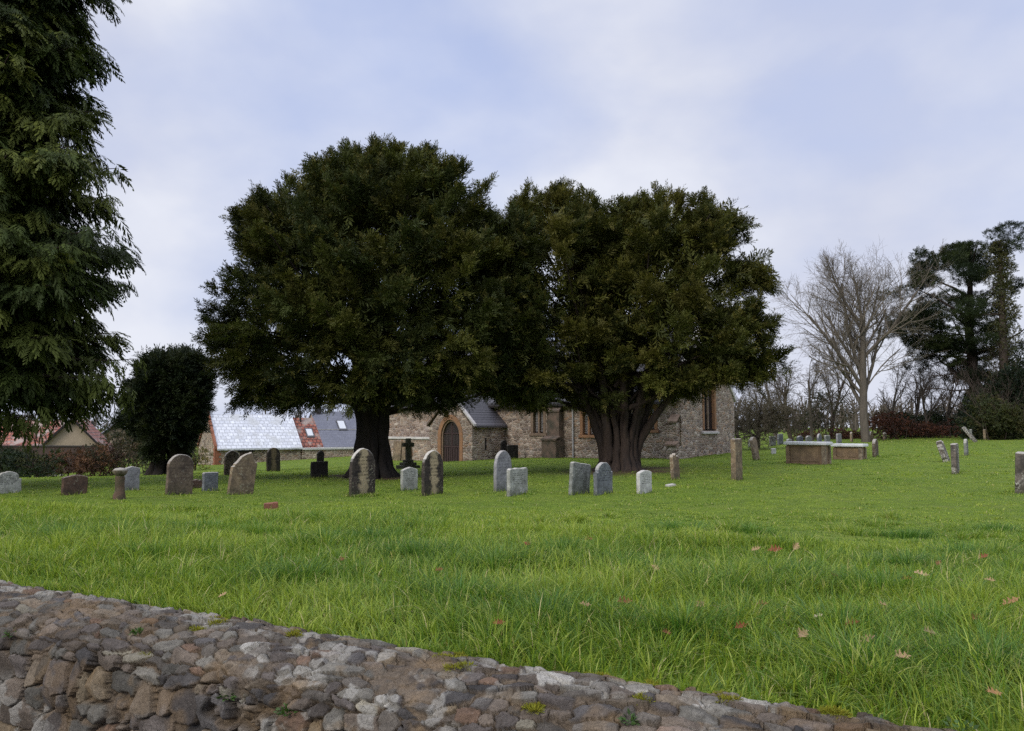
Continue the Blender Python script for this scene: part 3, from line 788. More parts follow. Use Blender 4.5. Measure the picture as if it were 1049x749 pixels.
grave(11, 491, 513, 24, 'shoulder', 'pale', 'pale grey gravestone with shouldered top behind the grass bank at the left edge', D=19)
grave(76, 487, 507, 24, 'lowarch', 'redbrown', 'squat reddish brown gravestone with slightly arched top at far left')
grave(134, 478, 502, 16, 'peak', 'lilac', 'pale lilac gravestone half hidden behind the short carved stump')
grave(183, 466, 507, 26, 'round', 'brown', 'tall dark brown round topped gravestone in front of the small yew', lean=2)
grave(201, 491, 500, 11, 'broken', 'redbrown', 'low broken dark stump of a gravestone between brown and small grey stones', W=.3)
grave(215, 484, 503, 16, 'flat', 'slate', 'small square blue grey gravestone in front of the barn gable')
grave(237, 462, 487, 15, 'round', 'brown', 'dull brown round headed gravestone behind the leaning ogee stone')
grave(246, 464, 507, 26, 'ogee', 'tawny', 'leaning weathered gravestone with a broken ogee top and pale edge', lean=7, jit=.007)
grave(280, 459, 483, 14, 'round', 'panel', 'narrow blackened round headed gravestone with tan centre by the barn wall', lean=-2)
grave(327, 473, 489, 18, 'flat', 'black', 'black square gravestone in shade left of the big yew trunk')
grave(328, 462, 483, 9, 'round', 'black', 'small round black headstone peeping over the black square stone', W=.34)
grave(371, 460, 507, 27, 'gothic', 'stain', 'large pointed dark gravestone with pale top edge standing on a grassy hump')
grave(419, 479, 502, 18, 'peak', 'pale', 'small pale gravestone with low peak in front of the stone cross')
grave(443, 462, 506, 23, 'gothic', 'stain', 'black pointed gravestone with a tan streak down its face near the porch')
grave(515, 462, 503, 19, 'gothic', 'lilac', 'tall lilac grey pointed gravestone behind a lower flat topped one')
grave(530, 480, 507, 22, 'flat', 'pale', 'low pale flat topped gravestone overlapping the tall lilac pointed one', yaw=3)
grave(516, 451, 470, 8, 'round', 'black', 'dark round headed gravestone close to the east side of the porch', W=.5)
grave(525, 456, 470, 12, 'flat', 'black', 'dark square gravestone right of the round headed one by the porch')
grave(593, 475, 506, 22, 'flat', 'grey', 'grey flat topped gravestone leaning left of the blue grey one', lean=7)
grave(618, 474, 506, 20, 'shoulder', 'slate', 'blue grey shouldered gravestone in front of the forked yew trunk')
grave(660, 482, 505, 16, 'lowarch', 'white', 'small white gravestone with lettering right of the forked yew trunk')
grave(692, 465, 491, 11, 'broken', 'tawny', 'narrow tan gravestone seen nearly edge on before the church corner', T=.12, W=.42, pitch=-3)
grave(755, 450, 492, 12, 'flat', 'tawny', 'tall slim tan gravestone seen edge on right of the church', T=.16, W=.55)
grave(775, 448, 471, 9, 'round', 'tawny', 'brown gravestone leaning right beside the bare thorn tree', T=.14, W=.55, pitch=-9)
grave(897, 450, 468, 8, 'round', 'brown', 'short mottled brown gravestone right of the flat tombs', T=.14, W=.6)
grave(970, 452, 473, 10, 'broken', 'lichen', 'jagged dark lichen spotted gravestone leaning to the right on the slope', T=.2, W=.55, pitch=-17, jit=.02)
grave(979, 455, 485, 9, 'flat', 'lichen', 'upright slim gravestone with white lichen in front of the jagged one', T=.16, W=.6, jit=.01)
grave(990, 450, 467, 8, 'round', 'grey', 'grey gravestone behind the slim white lichen one on the slope', T=.12, W=.5)
grave(1000, 438, 453, 9, 'flat', 'lichen', 'pale slab leaning steeply at the top of the slope', T=.16, W=.6, pitch=-36)
grave(995, 440, 451, 4, 'flat', 'grey', 'small grey post stone just left of the steep leaning slab', T=.14, W=.3)
grave(1009, 440, 451, 4, 'flat', 'tawny', 'small tan post stone just right of the steep leaning slab', T=.14, W=.3)
grave(1046, 464, 505, 16, 'flat', 'lichen', 'lichen crusted gravestone seen edge on at the right edge of the photo', T=.2, W=.7, jit=.01, pitch=3)
FAR = 'distant gravestones beyond the flat tombs'
for px, yt, yb, w, k, m, lb, dd in (
        (769, 450, 458, 6, 'round', 'pale', 'pale distant gravestone left of the leaning brown one', 50),
        (791, 448, 458, 8, 'flat', 'grey', 'wide grey distant gravestone left of the first flat tomb', 52),
        (799, 446, 457, 6, 'flat', 'slate', 'taller dark distant gravestone touching the wide grey one', 55),
        (808, 450, 458, 6, 'lowarch', 'pale', 'low pale distant gravestone peeping over the left tomb corner', 50),
        (819, 447, 458, 7, 'lowarch', 'slate', 'slate distant gravestone above the middle of the first tomb lid', 49),
        (828, 447, 458, 7, 'lowarch', 'grey', 'grey arched distant gravestone paired with the slate one over the tomb lid', 49),
        (839, 446, 457, 5, 'round', 'slate', 'narrow round distant gravestone over the right half of the first lid', 52),
        (847, 447, 457, 7, 'flat', 'grey', 'leaning grey distant gravestone over the first lid right end', 50),
        (859, 446, 456, 6, 'flat', 'lilac', 'lilac distant gravestone over the second tomb lid', 53),
        (872, 445, 456, 3, 'round', 'tawny', 'thin tan distant gravestone left of the big bare trunk', 55),
        (892, 444, 454, 5, 'round', 'tawny', 'tan distant gravestone just right of the big bare trunk', 57),
        (906, 445, 453, 4, 'broken', 'brown', 'small brown distant stump against the red brown bracken', 58)):
    grave(px, yt, yb, w, k, m, lb, D=dd, grp=FAR, T=.12)
# two brown slabs against the church wall left of the porch are placed with the church

# brick and pale flat stone lying in the grass
def lying(px, py, sx, sy, sz, mat, name, label, cat, rz=0):
    p, t = hit(px, py)
    mb = MB().box(-sx / 2, sx / 2, -sy / 2, sy / 2, -.04, sz)
    o = mb.build(name, mat, bevel=.008); o.location = p; o.rotation_euler = (R(4), R(-5), rz); tag(o, label, cat)
lying(278, 523, .23, .13, .13, plain('red_brick', (.24, .10, .065), .85, .35, 20), 'brick', 'red brick lying alone in the lawn below the barn', 'brick', .35)
lying(687, 498, .26, .16, .05, plain('pale_flat_stone', (.48, .46, .42), .8, .2, 12), 'flat_stone', 'small pale flat stone lying beside the narrow tan gravestone', 'stone', .5)

# grassy hump under the pointed stone
p, _ = hit(371, 508)
n = 900; a = rng.uniform(0, 2 * np.pi, n); rr = np.sqrt(rng.random(n)) * .42
hx = p[0] + rr * np.cos(a); hy = p[1] + rr * np.sin(a) * .7
# (the hump is grass: its blades join the grass object below)
HUMP = (hx, hy)

# carved stump (baluster) at left
p, _ = hit(122, 511); k = FPX / p[1]
root = empty('sundial_stump', p, R(10), label='short carved stone stump with a flared cap in front of the lilac stone', cat='stump')
def lathe(prof, seg=14, jit=.0):
    V = []; F = []
    for r, z in prof:
        for j in range(seg):
            t = 2 * math.pi * j / seg; rr = r * (1 + jit * rng.normal())
            V.append((rr * math.cos(t), rr * math.sin(t), z))
    m = len(prof)
    for i in range(m - 1):
        for j in range(seg):
            F.append((i * seg + j, i * seg + (j + 1) % seg, (i + 1) * seg + (j + 1) % seg, (i + 1) * seg + j))
    return np.array(V), np.array(F)
v, f = lathe([(.135, -.1), (.13, .08), (.105, .14), (.095, .3), (.10, .45), (.085, .5)], 10, .05); mesh_np('shaft', v, f, GM['redbrown'], root)
v, f = lathe([(.001, .49), (.09, .49), (.135, .54), (.15, .60), (.12, .65), (.001, .67)], 10, .08); mesh_np('cap', v, f, GM['brown'], root)

# stone cross on steps
p, _ = hit(418, 480)
p, _ = hit(418, 480); k = FPX / p[1]
root = empty('stone_cross', p, R(38), label='dark stone cross on a stepped base between the yew trunk and porch', cat='cross')
mb = MB().box(-.10, .10, -.09, .09, .38, 1.32).box(-.27, -.1, -.075, .075, .95, 1.13).box(.1, .27, -.075, .075, .95, 1.13); mb.build('cross_shaft', GM['black'], root, bevel=.015)
MB().box(-.40, .40, -.38, .38, -.15, .14).build('lower_step', GM['black'], root, bevel=.02)
MB().box(-.29, .29, -.27, .27, .142, .27).build('middle_step', GM['black'], root, bevel=.02)
MB().box(-.20, .20, -.18, .18, .272, .38).build('upper_step', GM['black'], root, bevel=.03)

# chest tombs
def tomb(px0, px1, yt, yb, label, panels, skew=0):
    pc = (px0 + px1) / 2
    p, t = hit(pc, yb); s = FPX / p[1]
    Hh = (yb - yt) / s; a = R(-38 + skew)
    vd = -p[:2] / np.linalg.norm(p[:2]); t_ = np.array([math.cos(a), math.sin(a)]); n_ = np.array([math.sin(a), -math.cos(a)])
    Wd = .95
    Ln = ((px1 - px0) / s - Wd * abs(t_ @ vd)) / abs(n_ @ vd)
    c = p[:2] + np.array([-n_[0], -n_[1]]) * Wd * .45
    root = empty('chest_tomb', (c[0], c[1], p[2]), a, label=label, cat='tomb', group='flat topped chest tombs right of the church')
    l, w = Ln / 2, Wd / 2
    MB().box(-l + .14, l - .14, -w + .14, w - .14, -.25, Hh - .17).build('chest', TOMB, root, bevel=.01)
    mb = MB()
    for i in range(panels):
        x0 = -l + .24 + i * (2 * l - .48) / panels; x1 = x0 + (2 * l - .48) / panels - .09
        mb.box(x0, x1, -w + .118, -w + .139, .12, Hh - .26)
    mb.build('side_panel', TOMB, root, bevel=.006)
    for sx in (-1, 1):
        for sy in (-1, 1):
            MB().box(sx * (l - .14) - .075, sx * (l - .14) + .075, sy * (w - .14) - .075, sy * (w - .14) + .075, -.25, Hh - .172).build('corner_pilaster', TOMBL if sx > 0 else TOMB, root, bevel=.012)
    MB().box(-l + .1, l - .1, -w + .1, w - .1, Hh - .17, Hh - .125).build('moulding', TOMB, root, bevel=.012)
    MB().box(-l, l, -w, w, Hh - .123, Hh).build('lid', LID, root, bevel=.022)
    return root
TOMB = plain('tomb_sandstone', (.30, .20, .12), .9, .5, 3, c2=(.17, .115, .075))
TOMBL = plain('lichened_sandstone', (.30, .24, .17), .9, .4, 7, c2=(.12, .09, .065))
LID = plain('pale_lid_stone', (.76, .76, .77), .75, .15, 4, c2=(.62, .61, .60))
tomb(801, 849, 453, 476, 'nearer brown chest tomb with a pale lid and panelled side', 1)
tomb(850, 886, 455, 471, 'farther chest tomb with pale lid just right of the panelled one', 2)
p, _ = hit(803, 466)
o = slab_mesh(outline('flat', .5, .28), .1, .5, .28, GM['white'], name='gravestone'); o.location = p + np.array([-.1, 1.2, 0]); o.rotation_euler = (0, 0, R(52)); tag(o, 'low white stone peeping out left of the nearer chest tomb', 'gravestone')
# pale kerb of an old grave by the left hedge
p0, _ = hit(38, 489); p1, _ = hit(68, 487)
root = empty('grave_kerb', p0, math.atan2(p1[1] - p0[1], p1[0] - p0[0]), label='low broken pale grave kerb in the grass before the left hedge', cat='kerb')
ln = float(np.hypot(*(p1 - p0)[:2]))
for i in range(4):
    x0 = i * ln / 4; MB().box(x0 + .03, x0 + ln / 4 - .05 * i, -.12, .12, -.1, .10 + .03 * (i % 2)).build('kerb_stone', plain('kerb_stone', (.42, .41, .37), .9, .4, 6) if i == 0 else bpy.data.materials['kerb_stone'], root, bevel=.03)
# ------------------------------------------------------------------ church
RUB = rubble_mat('church_rubble', [(.19, .135, .105), (.29, .215, .16), (.24, .18, .145), (.36, .285, .22), (.16, .12, .105), (.42, .36, .30), (.28, .185, .125)], (.42, .36, .30), 3.5, 8.0)
ORANGE = plain('orange_dressed_stone', (.30, .155, .078), .85, .35, 4, c2=(.21, .12, .07))
DRESS = plain('brown_dressed_stone', (.24, .17, .12), .85, .35, 4)
PALEST = plain('pale_coping_stone', (.56, .53, .50), .8, .3, 5)
DARKW = plain('dark_oak', (.022, .017, .015), .6, .3, 9)
PURPLEW = plain('brown_oak_panel', (.058, .034, .032), .6, .3, 9)
SLATE = slate_mat('porch_slate', (.055, .052, .060), (.085, .08, .09), (.02, .02, .022), .26, .2, .5, .5)
LEAD = plain('cast_iron_pipe', (.42, .40, .40), .5, .2, 8)
m, nt, b = newmat('leaded_glass'); b.inputs['Base Color'].default_value = (.012, .013, .016, 1); b.inputs['Roughness'].default_value = .12; b.inputs['Specular IOR Level'].default_value = .6
bump(nt, b, noise(nt, objco(nt), 9, 2).outputs[0], .25, .02); GLASS = m
MOSSY = plain('mossy_brown_stone', (.17, .115, .085), .9, .5, 2.5, c2=(.06, .055, .04))

CH = empty('church', (-.4, 44, -.12), R(-38), label='low rubble stone church with a porch half hidden behind the two yews', cat='church')
BLOCK.append((-.4, 44, R(-38), -9.6, 10.75, 0, 6.5)); BLOCK.append((-.4, 44, R(-38), -3.17, 0, -2.7, 0))
XE = 10.75; WX = -9.5; EAVE = 3.12; RIDGE = 6.6; DP = 6.5
def pierced(x0, x1, z0, z1, holes, y0, y1, axis='y'):
    """a wall pierced by rectangular openings, all pieces butted"""
    mb = MB(); xs = sorted({x0, x1, *[h[0] for h in holes], *[h[1] for h in holes]}); zs = sorted({z0, z1, *[h[2] for h in holes], *[h[3] for h in holes]})
    for a, b_ in zip(xs[:-1], xs[1:]):
        run = None
        for c, d in zip(zs[:-1], zs[1:]):
            ins = any(h[0] <= a and b_ <= h[1] and h[2] <= c and d <= h[3] for h in holes)
            if not ins:
                mb.box(a, b_, y0, y1, c, d)
    return mb
SW = [(1.86, 2.78, 1.36, 2.82), (5.06, 5.98, 1.28, 2.72), (8.52, 9.46, 1.56, 2.86)]
pierced(WX, XE - .6, -1.0, EAVE, SW, 0, .6).build('south_wall', RUB, CH)
# east gable wall in two halves round the tall window
ew = (2.45, 4.05, 1.56, 4.5)
mid = DP / 2
def zroof(y): return EAVE + (RIDGE - EAVE) * (1 - abs(y - mid) / mid)
mb = MB()
mb.prism([(0, -1), (mid, -1), (mid, ew[2]), (ew[0], ew[2]), (ew[0], 4.0), (mid - .4, 4.35), (mid, 4.5), (mid, RIDGE), (0, EAVE)], XE - .6, XE, 'x')
mb.prism([(mid, -1), (DP, -1), (DP, EAVE), (mid, RIDGE), (mid, 4.5), (mid + .4, 4.35), (ew[1], 4.0), (ew[1], ew[2]), (mid, ew[2])], XE - .6, XE, 'x')
mb.build('east_wall', RUB, CH)
MB().prism([(0.6, -1), (DP - .6, -1), (DP - .6, EAVE), (mid, RIDGE - .3), (.6, EAVE)], WX, WX + .6, 'x').build('west_wall', RUB, CH)
MB().box(WX, XE - .6, DP - .6, DP, -1, EAVE).build('north_wall', RUB, CH)
rf = MB().prism([(-.28, EAVE - .18), (mid, RIDGE + .08), (DP + .28, EAVE - .18), (DP + .28, EAVE - .02), (mid, RIDGE + .24), (-.28, EAVE - .02)], WX - .1, XE - .62, 'x').build('roof', SLATE, CH)
MB().prism([(-.2, EAVE - .02), (mid, RIDGE + .06), (DP + .2, EAVE - .02), (DP + .2, EAVE + .2), (mid, RIDGE + .32), (-.2, EAVE + .2)], XE - .61, XE + .05, 'x').build('gable_coping', PALEST, CH)
MB().box(WX, 10.0, -.40, -.285, EAVE - .28, EAVE - .17).build('gutter', DARKW, CH)
def window(x0, x1, z0, z1, fm, lights=2):
    fr = MB()
    t = .13
    g = MB().box(x0 + t, x1 - t, .20, .225, z0 + .1, z1 - .1).build('window', GLASS, CH)
    fr.box(x0 - .05, x0 + t, -.025, .3, z0 + .06, z1 - .002).box(x1 - t, x1 + .05, -.025, .3, z0 + .06, z1 - .002).box(x0 - .10, x1 + .10, -.028, .3, z1, z1 + .16)
    fr.build('frame', fm, g, bevel=.012)
    MB().box(x0 - .12, x1 + .12, -.07, .3, z0 - .10, z0 + .058).build('sill', fm, g, bevel=.015)
    mu = MB(); w = (x1 - x0 - 2 * t)
    for i in range(1, lights):
        xc = x0 + t + w * i / lights; mu.box(xc - .055, xc + .055, .04, .26, z0 + .059, z1 - .003)
    # pointed heads of the lights
    for i in range(lights):
        a = x0 + t + w * i / lights; b_ = a + w / lights; c = (a + b_) / 2
        for (p, q) in (((a, z1 - .34), (c, z1 - .08)), ((b_, z1 - .34), (c, z1 - .08))):
            mu.prism([p, q, (q[0], z1 - .004), (p[0], z1 - .004)], .06, .24)
    mu.build('mullion', fm, g)
    ld = MB(); k = 7
    for i in range(1, k * 2): 
        zc = z0 + .1 + (z1 - z0 - .2) * i / (k * 2); ld.box(x0 + t, x1 - t, .190, .199, zc - .009, zc + .009)
    for i in range(1, lights * 4):
        xc = x0 + t + w * i / (lights * 4); ld.box(xc - .009, xc + .009, .181, .189, z0 + .1, z1 - .1)
    ld.build('lead_lattice', LEAD, g)
window(*SW[0], DRESS); window(*SW[1], ORANGE); window(*SW[2], ORANGE)
# tall east window: two lights set deep, orange jambs
xg = XE
g = MB().box(XE - .16, XE - .14, ew[0] + .1, ew[1] - .1, ew[2] + .05, 4.36).build('window', GLASS, CH)
fr = MB()
fr.box(XE - .5, XE + .03, ew[0] - .02, ew[0] + .17, ew[2] + .061, 4.03).box(XE - .5, XE + .03, ew[1] - .17, ew[1] + .02, ew[2] + .061, 4.03)
fr.prism([(ew[0] - .02, 4.03), (ew[0] + .17, 4.03), (mid - .3, 4.28), (mid, 4.38), (mid, 4.58), (mid - .45, 4.45)], XE - .5, XE + .03, 'x').prism([(ew[1] + .02, 4.03), (mid + .45, 4.45), (mid, 4.58), (mid, 4.38), (mid + .3, 4.28), (ew[1] - .17, 4.03)], XE - .5, XE + .03, 'x')
fr.build('frame', ORANGE, g)
MB().box(XE - .138, XE - .06, mid - .07, mid + .07, ew[2] + .062, 4.33).build('mullion', DRESS, g, bevel=.02)
MB().prism([(XE - .55, ew[2] - .16), (XE + .12, ew[2] - .16), (XE + .12, ew[2] - .06), (XE - .55, ew[2] + .06)], ew[0] - .18, ew[1] + .18).build('sill', PALEST, g, bevel=.012)
# buttresses and downpipe
def buttress(x0, x1, d1, d2, z1, z2, mat, cap):
    b_ = MB().box(x0, x1, -d1, -.002, -1, z1).box(x0 + .06, x1 - .06, -d2, -.003, z1 + .002, z2).build('buttress', mat, CH)
    MB().prism([(-d1 - .06, z1 - .02), (-d2 + .02, z1 + .16), (-d2 + .02, z1 + .24), (-d1 - .06, z1 + .08)], x0 - .05, x1 + .05, 'x').build('coping', cap, b_, bevel=.01)
    MB().prism([(-d2 - .05, z2 - .02), (.0, z2 + .34), (.0, z2 + .42), (-d2 - .05, z2 + .08)], x0 + .02, x1 - .02, 'x').build('coping', cap, b_, bevel=.01)
buttress(3.15, 4.05, .85, .45, 1.05, 2.55, MOSSY, MOSSY)
buttress(10.22, 10.735, .55, .35, .85, 1.95, RUB, DRESS)
v, f = tubes([(np.array([(4.62, -.085, -.3), (4.62, -.085, 1.5), (4.62, -.085, EAVE - .28)]), np.full(3, .045))], 8); mesh_np('downpipe', v, f, LEAD, CH)
# porch
PX0, PX1, PD, PE, PR = -3.17, 0.0, 2.79, 1.74, 3.42
pm = (PX0 + PX1) / 2 + .0
def arch(cx, hw, spring, top, n=9, z0=-1.0):
    t = np.linspace(0, 1, n)
    Lh = [(cx - hw * (1 - a ** 1.7), spring + (top - spring) * (1 - (1 - a) ** 1.8)) for a in t]
    Rh = [(cx + hw * (1 - a ** 1.7), spring + (top - spring) * (1 - (1 - a) ** 1.8)) for a in t[::-1][1:]]
    return [(cx - hw, z0)] + Lh + Rh + [(cx + hw, z0)]
ah = arch(pm, .70, 1.25, 2.16)
gab = [(PX0, -1)] + ah + [(PX1, -1), (PX1, PE), (pm, PR), (PX0, PE)]
porch = MB().prism(gab, -PD, -PD + .5).box(PX0, PX0 + .45, -PD + .501, -.002, -1, PE).box(PX1 - .45, PX1, -PD + .501, -.002, -1, PE).build('porch', RUB, CH)
# two rings of orange stone round the doorway
o1 = arch(pm, .92, 1.25, 2.42); i1 = arch(pm, .69, 1.25, 2.15)
MB().prism(o1 + i1[::-1], -PD - .03, -PD + .30).build('door_arch', ORANGE, porch)
o2 = arch(pm, .695, 1.22, 2.155); i2 = arch(pm, .61, 1.2, 2.05)
MB().prism(o2 + i2[::-1], -PD + .06, -PD + .24).build('inner_arch', DRESS, porch)
d = arch(pm, .64, 1.2, 2.08)
MB().prism(d, -PD + .16, -PD + .20).build('door', DARKW, porch)
mb = MB()
for sx in (-1, 1):
    for i in range(3):
        x = pm + sx * (.15 + .17 * i); mb.box(x - .055, x + .055, -PD + .135, -PD + .159, -.2, .62)
mb.box(pm - .05, pm + .05, -PD + .13, -PD + .158, -.3, 1.95)
mb.box(pm - .6, pm - .052, -PD + .12, -PD + .129, .64, .73).box(pm + .052, pm + .6, -PD + .12, -PD + .129, .64, .73).box(pm - .58, pm - .052, -PD + .12, -PD + .129, 1.36, 1.42).box(pm + .052, pm + .58, -PD + .12, -PD + .129, 1.36, 1.42)
mb.build('door_panel', PURPLEW, porch)
mb = MB()
for i in range(-5, 6):
    if i: mb.box(pm + i * .105 - .011, pm + i * .105 + .011, -PD + .14, -PD + .157, .75, 1.95 - abs(i) * .13)
mb.build('door_bars', plain('worn_wood_bars', (.12, .09, .085), .7), porch)
MB().prism([(pm, PR + .08), (PX1 + .2, PE - .02), (PX1 + .2, PE + .08), (pm, PR + .18), (PX0 - .2, PE + .08), (PX0 - .2, PE - .02)], -PD + .16, -.003).build('porch_roof', SLATE, porch)
MB().prism([(pm, PR + .11), (PX1 + .16, PE + .05), (PX1 + .16, PE + .17), (pm, PR + .24)], -PD - .06, -PD + .155).build('verge_coping', PALEST, porch)
MB().prism([(pm - .002, PR + .11), (PX0 - .16, PE + .05), (PX0 - .16, PE + .17), (pm - .002, PR + .24)], -PD - .06, -PD + .155).build('verge_coping', MOSSY, porch)
MB().box(PX1 - .02, PX1 + .012, -1.75, -1.62, .5, 1.15).build('slit_window', DARKW, porch)
# low wall with pale coping left of the porch, two slabs against it
lw = MB().box(-9.6, PX0 - .02, -1.25, -.85, -1.2, 1.02).build('forecourt_wall', RUB, None)
lw.location = CH.location; lw.rotation_euler = CH.rotation_euler; tag(lw, 'low rubble wall with a pale coping running left from the porch', 'wall')
MB().box(-9.6, PX0 - .03, -1.34, -.76, 1.022, 1.16).build('coping', PALEST, lw, bevel=.02)
for x0, x1, lb in ((-7.6, -6.9, 'left brown slab leaning on the low wall beside the church porch'), (-6.82, -6.05, 'right brown slab leaning on the low wall beside the church porch')):
    o = slab_mesh(outline('flat', x1 - x0, 1.05), .09, x1 - x0, 1.05, GM['tawny'], name='gravestone')
    M = Matrix.LocRotScale(CH.location, CH.rotation_euler, None) @ Matrix.Translation(((x0 + x1) / 2, -1.36, -.12)) @ Matrix.Rotation(R(-5), 4, 'X')
    o.matrix_world = M; tag(o, lb, 'gravestone')

# ------------------------------------------------------------------ barn, outhouse, cottage beyond the churchyard
BO = np.array([-20.8, 55.0]); BA = R(35); BZ = -1.0
BRUB = rubble_mat('barn_rubble', [(.25, .17, .115), (.34, .26, .18), (.28, .215, .16), (.19, .135, .105), (.38, .32, .25)], (.40, .35, .28), 3.6, 6.5)
BRICK = plain('orange_red_brick', (.29, .115, .065), .85, .35, 6)
STONET = slate_mat('pale_stone_tiles', (.50, .52, .57), (.66, .68, .72), (.31, .32, .34), .36, .31, .4, .45, mort=.024, patch=(.44, .45, .46))
REDT = slate_mat('red_clay_tiles', (.24, .075, .05), (.31, .11, .07), (.07, .03, .025), .3, .34, .7, .3, patch=(.30, .24, .21), mort=.04)
BLUES = slate_mat('blue_slates', (.105, .11, .145), (.13, .135, .17), (.075, .08, .10), .4, .26, .38, .5, mort=.012)
def house(name, x0, x1, y0, dep, ez, rz, wall, roofm, **kw):
    root = empty(name, (BO[0], BO[1], BZ), BA, **kw)
    mb = MB().prism([(y0, -2.5), (y0 + dep, -2.5), (y0 + dep, ez), (y0 + dep / 2, rz - .02), (y0, ez)], x0 + .02, x1 - .02, 'x')
    w = mb.build('wall', wall, root)
    sl = (rz - ez) / (dep / 2); oh = .18
    r = MB().prism([(y0 - oh, ez - oh * sl + .05), (y0 + dep / 2, rz + .05), (y0 + dep + oh, ez - oh * sl + .05), (y0 + dep + oh, ez - oh * sl + .16), (y0 + dep / 2, rz + .16), (y0 - oh, ez - oh * sl + .16)], x0 + (.12 if name == 'barn' else -.05), x1 + .05, 'x').build('roof', roofm, root)
    return root, w, r
barn, bw, brf = house('barn', 0, 6.2, 0, 4.8, 1.12, 3.42, BRUB, STONET, label='stone barn with a pale tiled roof and brick edged gable', cat='barn')
BLOCK.append((BO[0], BO[1], BA, 0, 14, 0, 5))
mb = MB()
for i in range(12):
    w_ = .42 if i % 2 else .26
    z = -.9 + i * .17; mb.box(-.03, w_, -.03, .02, z, z + .168); mb.box(-.032, .018, .021, w_, z, z + .168)
mb.build('brick_quoin', BRICK, bw)
MB().prism([(-.1, 1.06), (2.4, 3.56), (4.9, 1.06), (4.9, 1.32), (2.4, 3.84), (-.1, 1.32)], -.06, .115, 'x').build('gable_coping', BRICK, brf, bevel=.01)
MB().box(-.1, .2, 2.2, 2.6, 3.84, 4.05).build('finial', BRICK, brf, bevel=.03)
dr = MB().box(1.7, 2.62, -.025, .02, -1.6, .85).build('door', plain('dark_barn_door', (.05, .032, .025), .8), barn)
MB().box(1.55, 2.75, -.04, .02, .853, 1.0).build('lintel', DARKW, dr)
out_, ow, orf = house('outhouse', 6.27, 8.0, .5, 4.0, 1.2, 3.2, BRUB, REDT, label='small red tiled outhouse between the barn and slate cottage', cat='outhouse')
sl = (3.2 - 1.2) / 2.0
def rooflight(root, x0, x1, y0, y1, ez, sl, yb, nm='rooflight', g=None):
    z = lambda y: ez + (y - yb) * sl + .17
    f_ = MB().prism([(y0, z(y0)), (y1, z(y1)), (y1, z(y1) + .09), (y0, z(y0) + .09)], x0, x1, 'x').build(nm, plain('rooflight_frame', (.1, .1, .11), .5), root)
    MB().prism([(y0 + .08, z(y0 + .08) + .092), (y1 - .08, z(y1 - .08) + .092), (y1 - .08, z(y1 - .08) + .1), (y0 + .08, z(y0 + .08) + .1)], x0 + .08, x1 - .08, 'x').build('pane', SKYG, f_)
m, nt, b = newmat('rooflight_glass'); b.inputs['Base Color'].default_value = (.55, .57, .6, 1); b.inputs['Roughness'].default_value = .12; SKYG = m
rooflight(orf, 7.0, 7.6, .95, 1.6, 1.2, sl, .5)
v, f = tubes([(np.array([(6.9, 2.2, 3.0), (6.9, 2.2, 3.9)]), np.full(2, .07))], 8); mesh_np('flue', v, f, DARKW, orf)
cot, cw, crf = house('slate_cottage', 8.06, 15.2, .5, 5.0, 1.15, 3.72, BRUB, BLUES, label='cottage roofed in smooth blue slate left of the big yew trunk', cat='cottage')
rooflight(crf, 9.8, 10.5, 1.5, 2.25, 1.15, (3.72 - 1.15) / 2.5, .5)
MB().box(8.4, 8.75, 2.75, 3.25, 3.3, 4.5).build('chimney', plain('black_chimney', (.05, .045, .05), .8), crf, bevel=.02)
MB().box(8.0, 15.25, 1.55, 1.58, 2.42, 2.46).build('flashing', PALEST, crf)
yw = MB().box(6.25, 15.5, -.12, .28, -2.2, .92).build('yard_wall', BRUB, None)
yw.location = (BO[0], BO[1], BZ); yw.rotation_euler = (0, 0, BA); tag(yw, 'stone yard wall with a white coping between barn and yew trunk', 'wall')
MB().box(6.25, 15.5, -.2, .36, .922, 1.09).build('coping', plain('white_coping', (.62, .61, .60), .7), yw, bevel=.02)

# cottages at far left, garden wall before them
CREAM = plain('cream_render', (.36, .285, .21), .85, .2, 1.5)
def far_house(px, D, rz, label, L_, dep, ez, rzz, wall, roofm, win=()):
    p = at(px, D); root = empty('cottage', (p[0], p[1], -1.0), rz, label=label, cat='cottage')
    w = MB().prism([(0, -2), (dep, -2), (dep, ez), (dep / 2, rzz - .02), (0, ez)], 0, L_, 'x').build('wall', wall, root)
    sl = (rzz - ez) / (dep / 2)
    r = MB().prism([(-.3, ez - .3 * sl + .05), (dep / 2, rzz + .05), (dep + .3, ez - .3 * sl + .05), (dep + .3, ez - .3 * sl + .2), (dep / 2, rzz + .2), (-.3, ez - .3 * sl + .2)], -.25, L_ + .25, 'x').build('roof', roofm, root)
    MB().prism([(-.33, ez - .33 * sl - .02), (dep / 2, rzz - .02), (dep / 2, rzz + .22), (-.33, ez - .33 * sl + .2)], L_ + .252, L_ + .30, 'x').build('bargeboard', DARKW, r)
    MB().prism([(dep + .33, ez - .33 * sl - .02), (dep / 2, rzz - .02), (dep / 2, rzz + .22), (dep + .33, ez - .33 * sl + .2)], L_ + .252, L_ + .30, 'x').build('bargeboard', DARKW, r)
    for x0, x1, z0, z1 in win:
        f_ = MB().box(x0, x1, -.04, .02, z0, z1).build('window', PALEST, w); MB().box(x0 + .08, x1 - .08, -.06, -.041, z0 + .08, z1 - .08).build('pane', GLASS, f_)
    return root
# long roof facing the camera
far_house(-42, 64, R(8), 'long cottage with a weathered red tiled roof at far left', 8.9, 5.5, 1.0, 3.0, CREAM, REDT, ((6.6, 7.6, -.6, .5),))
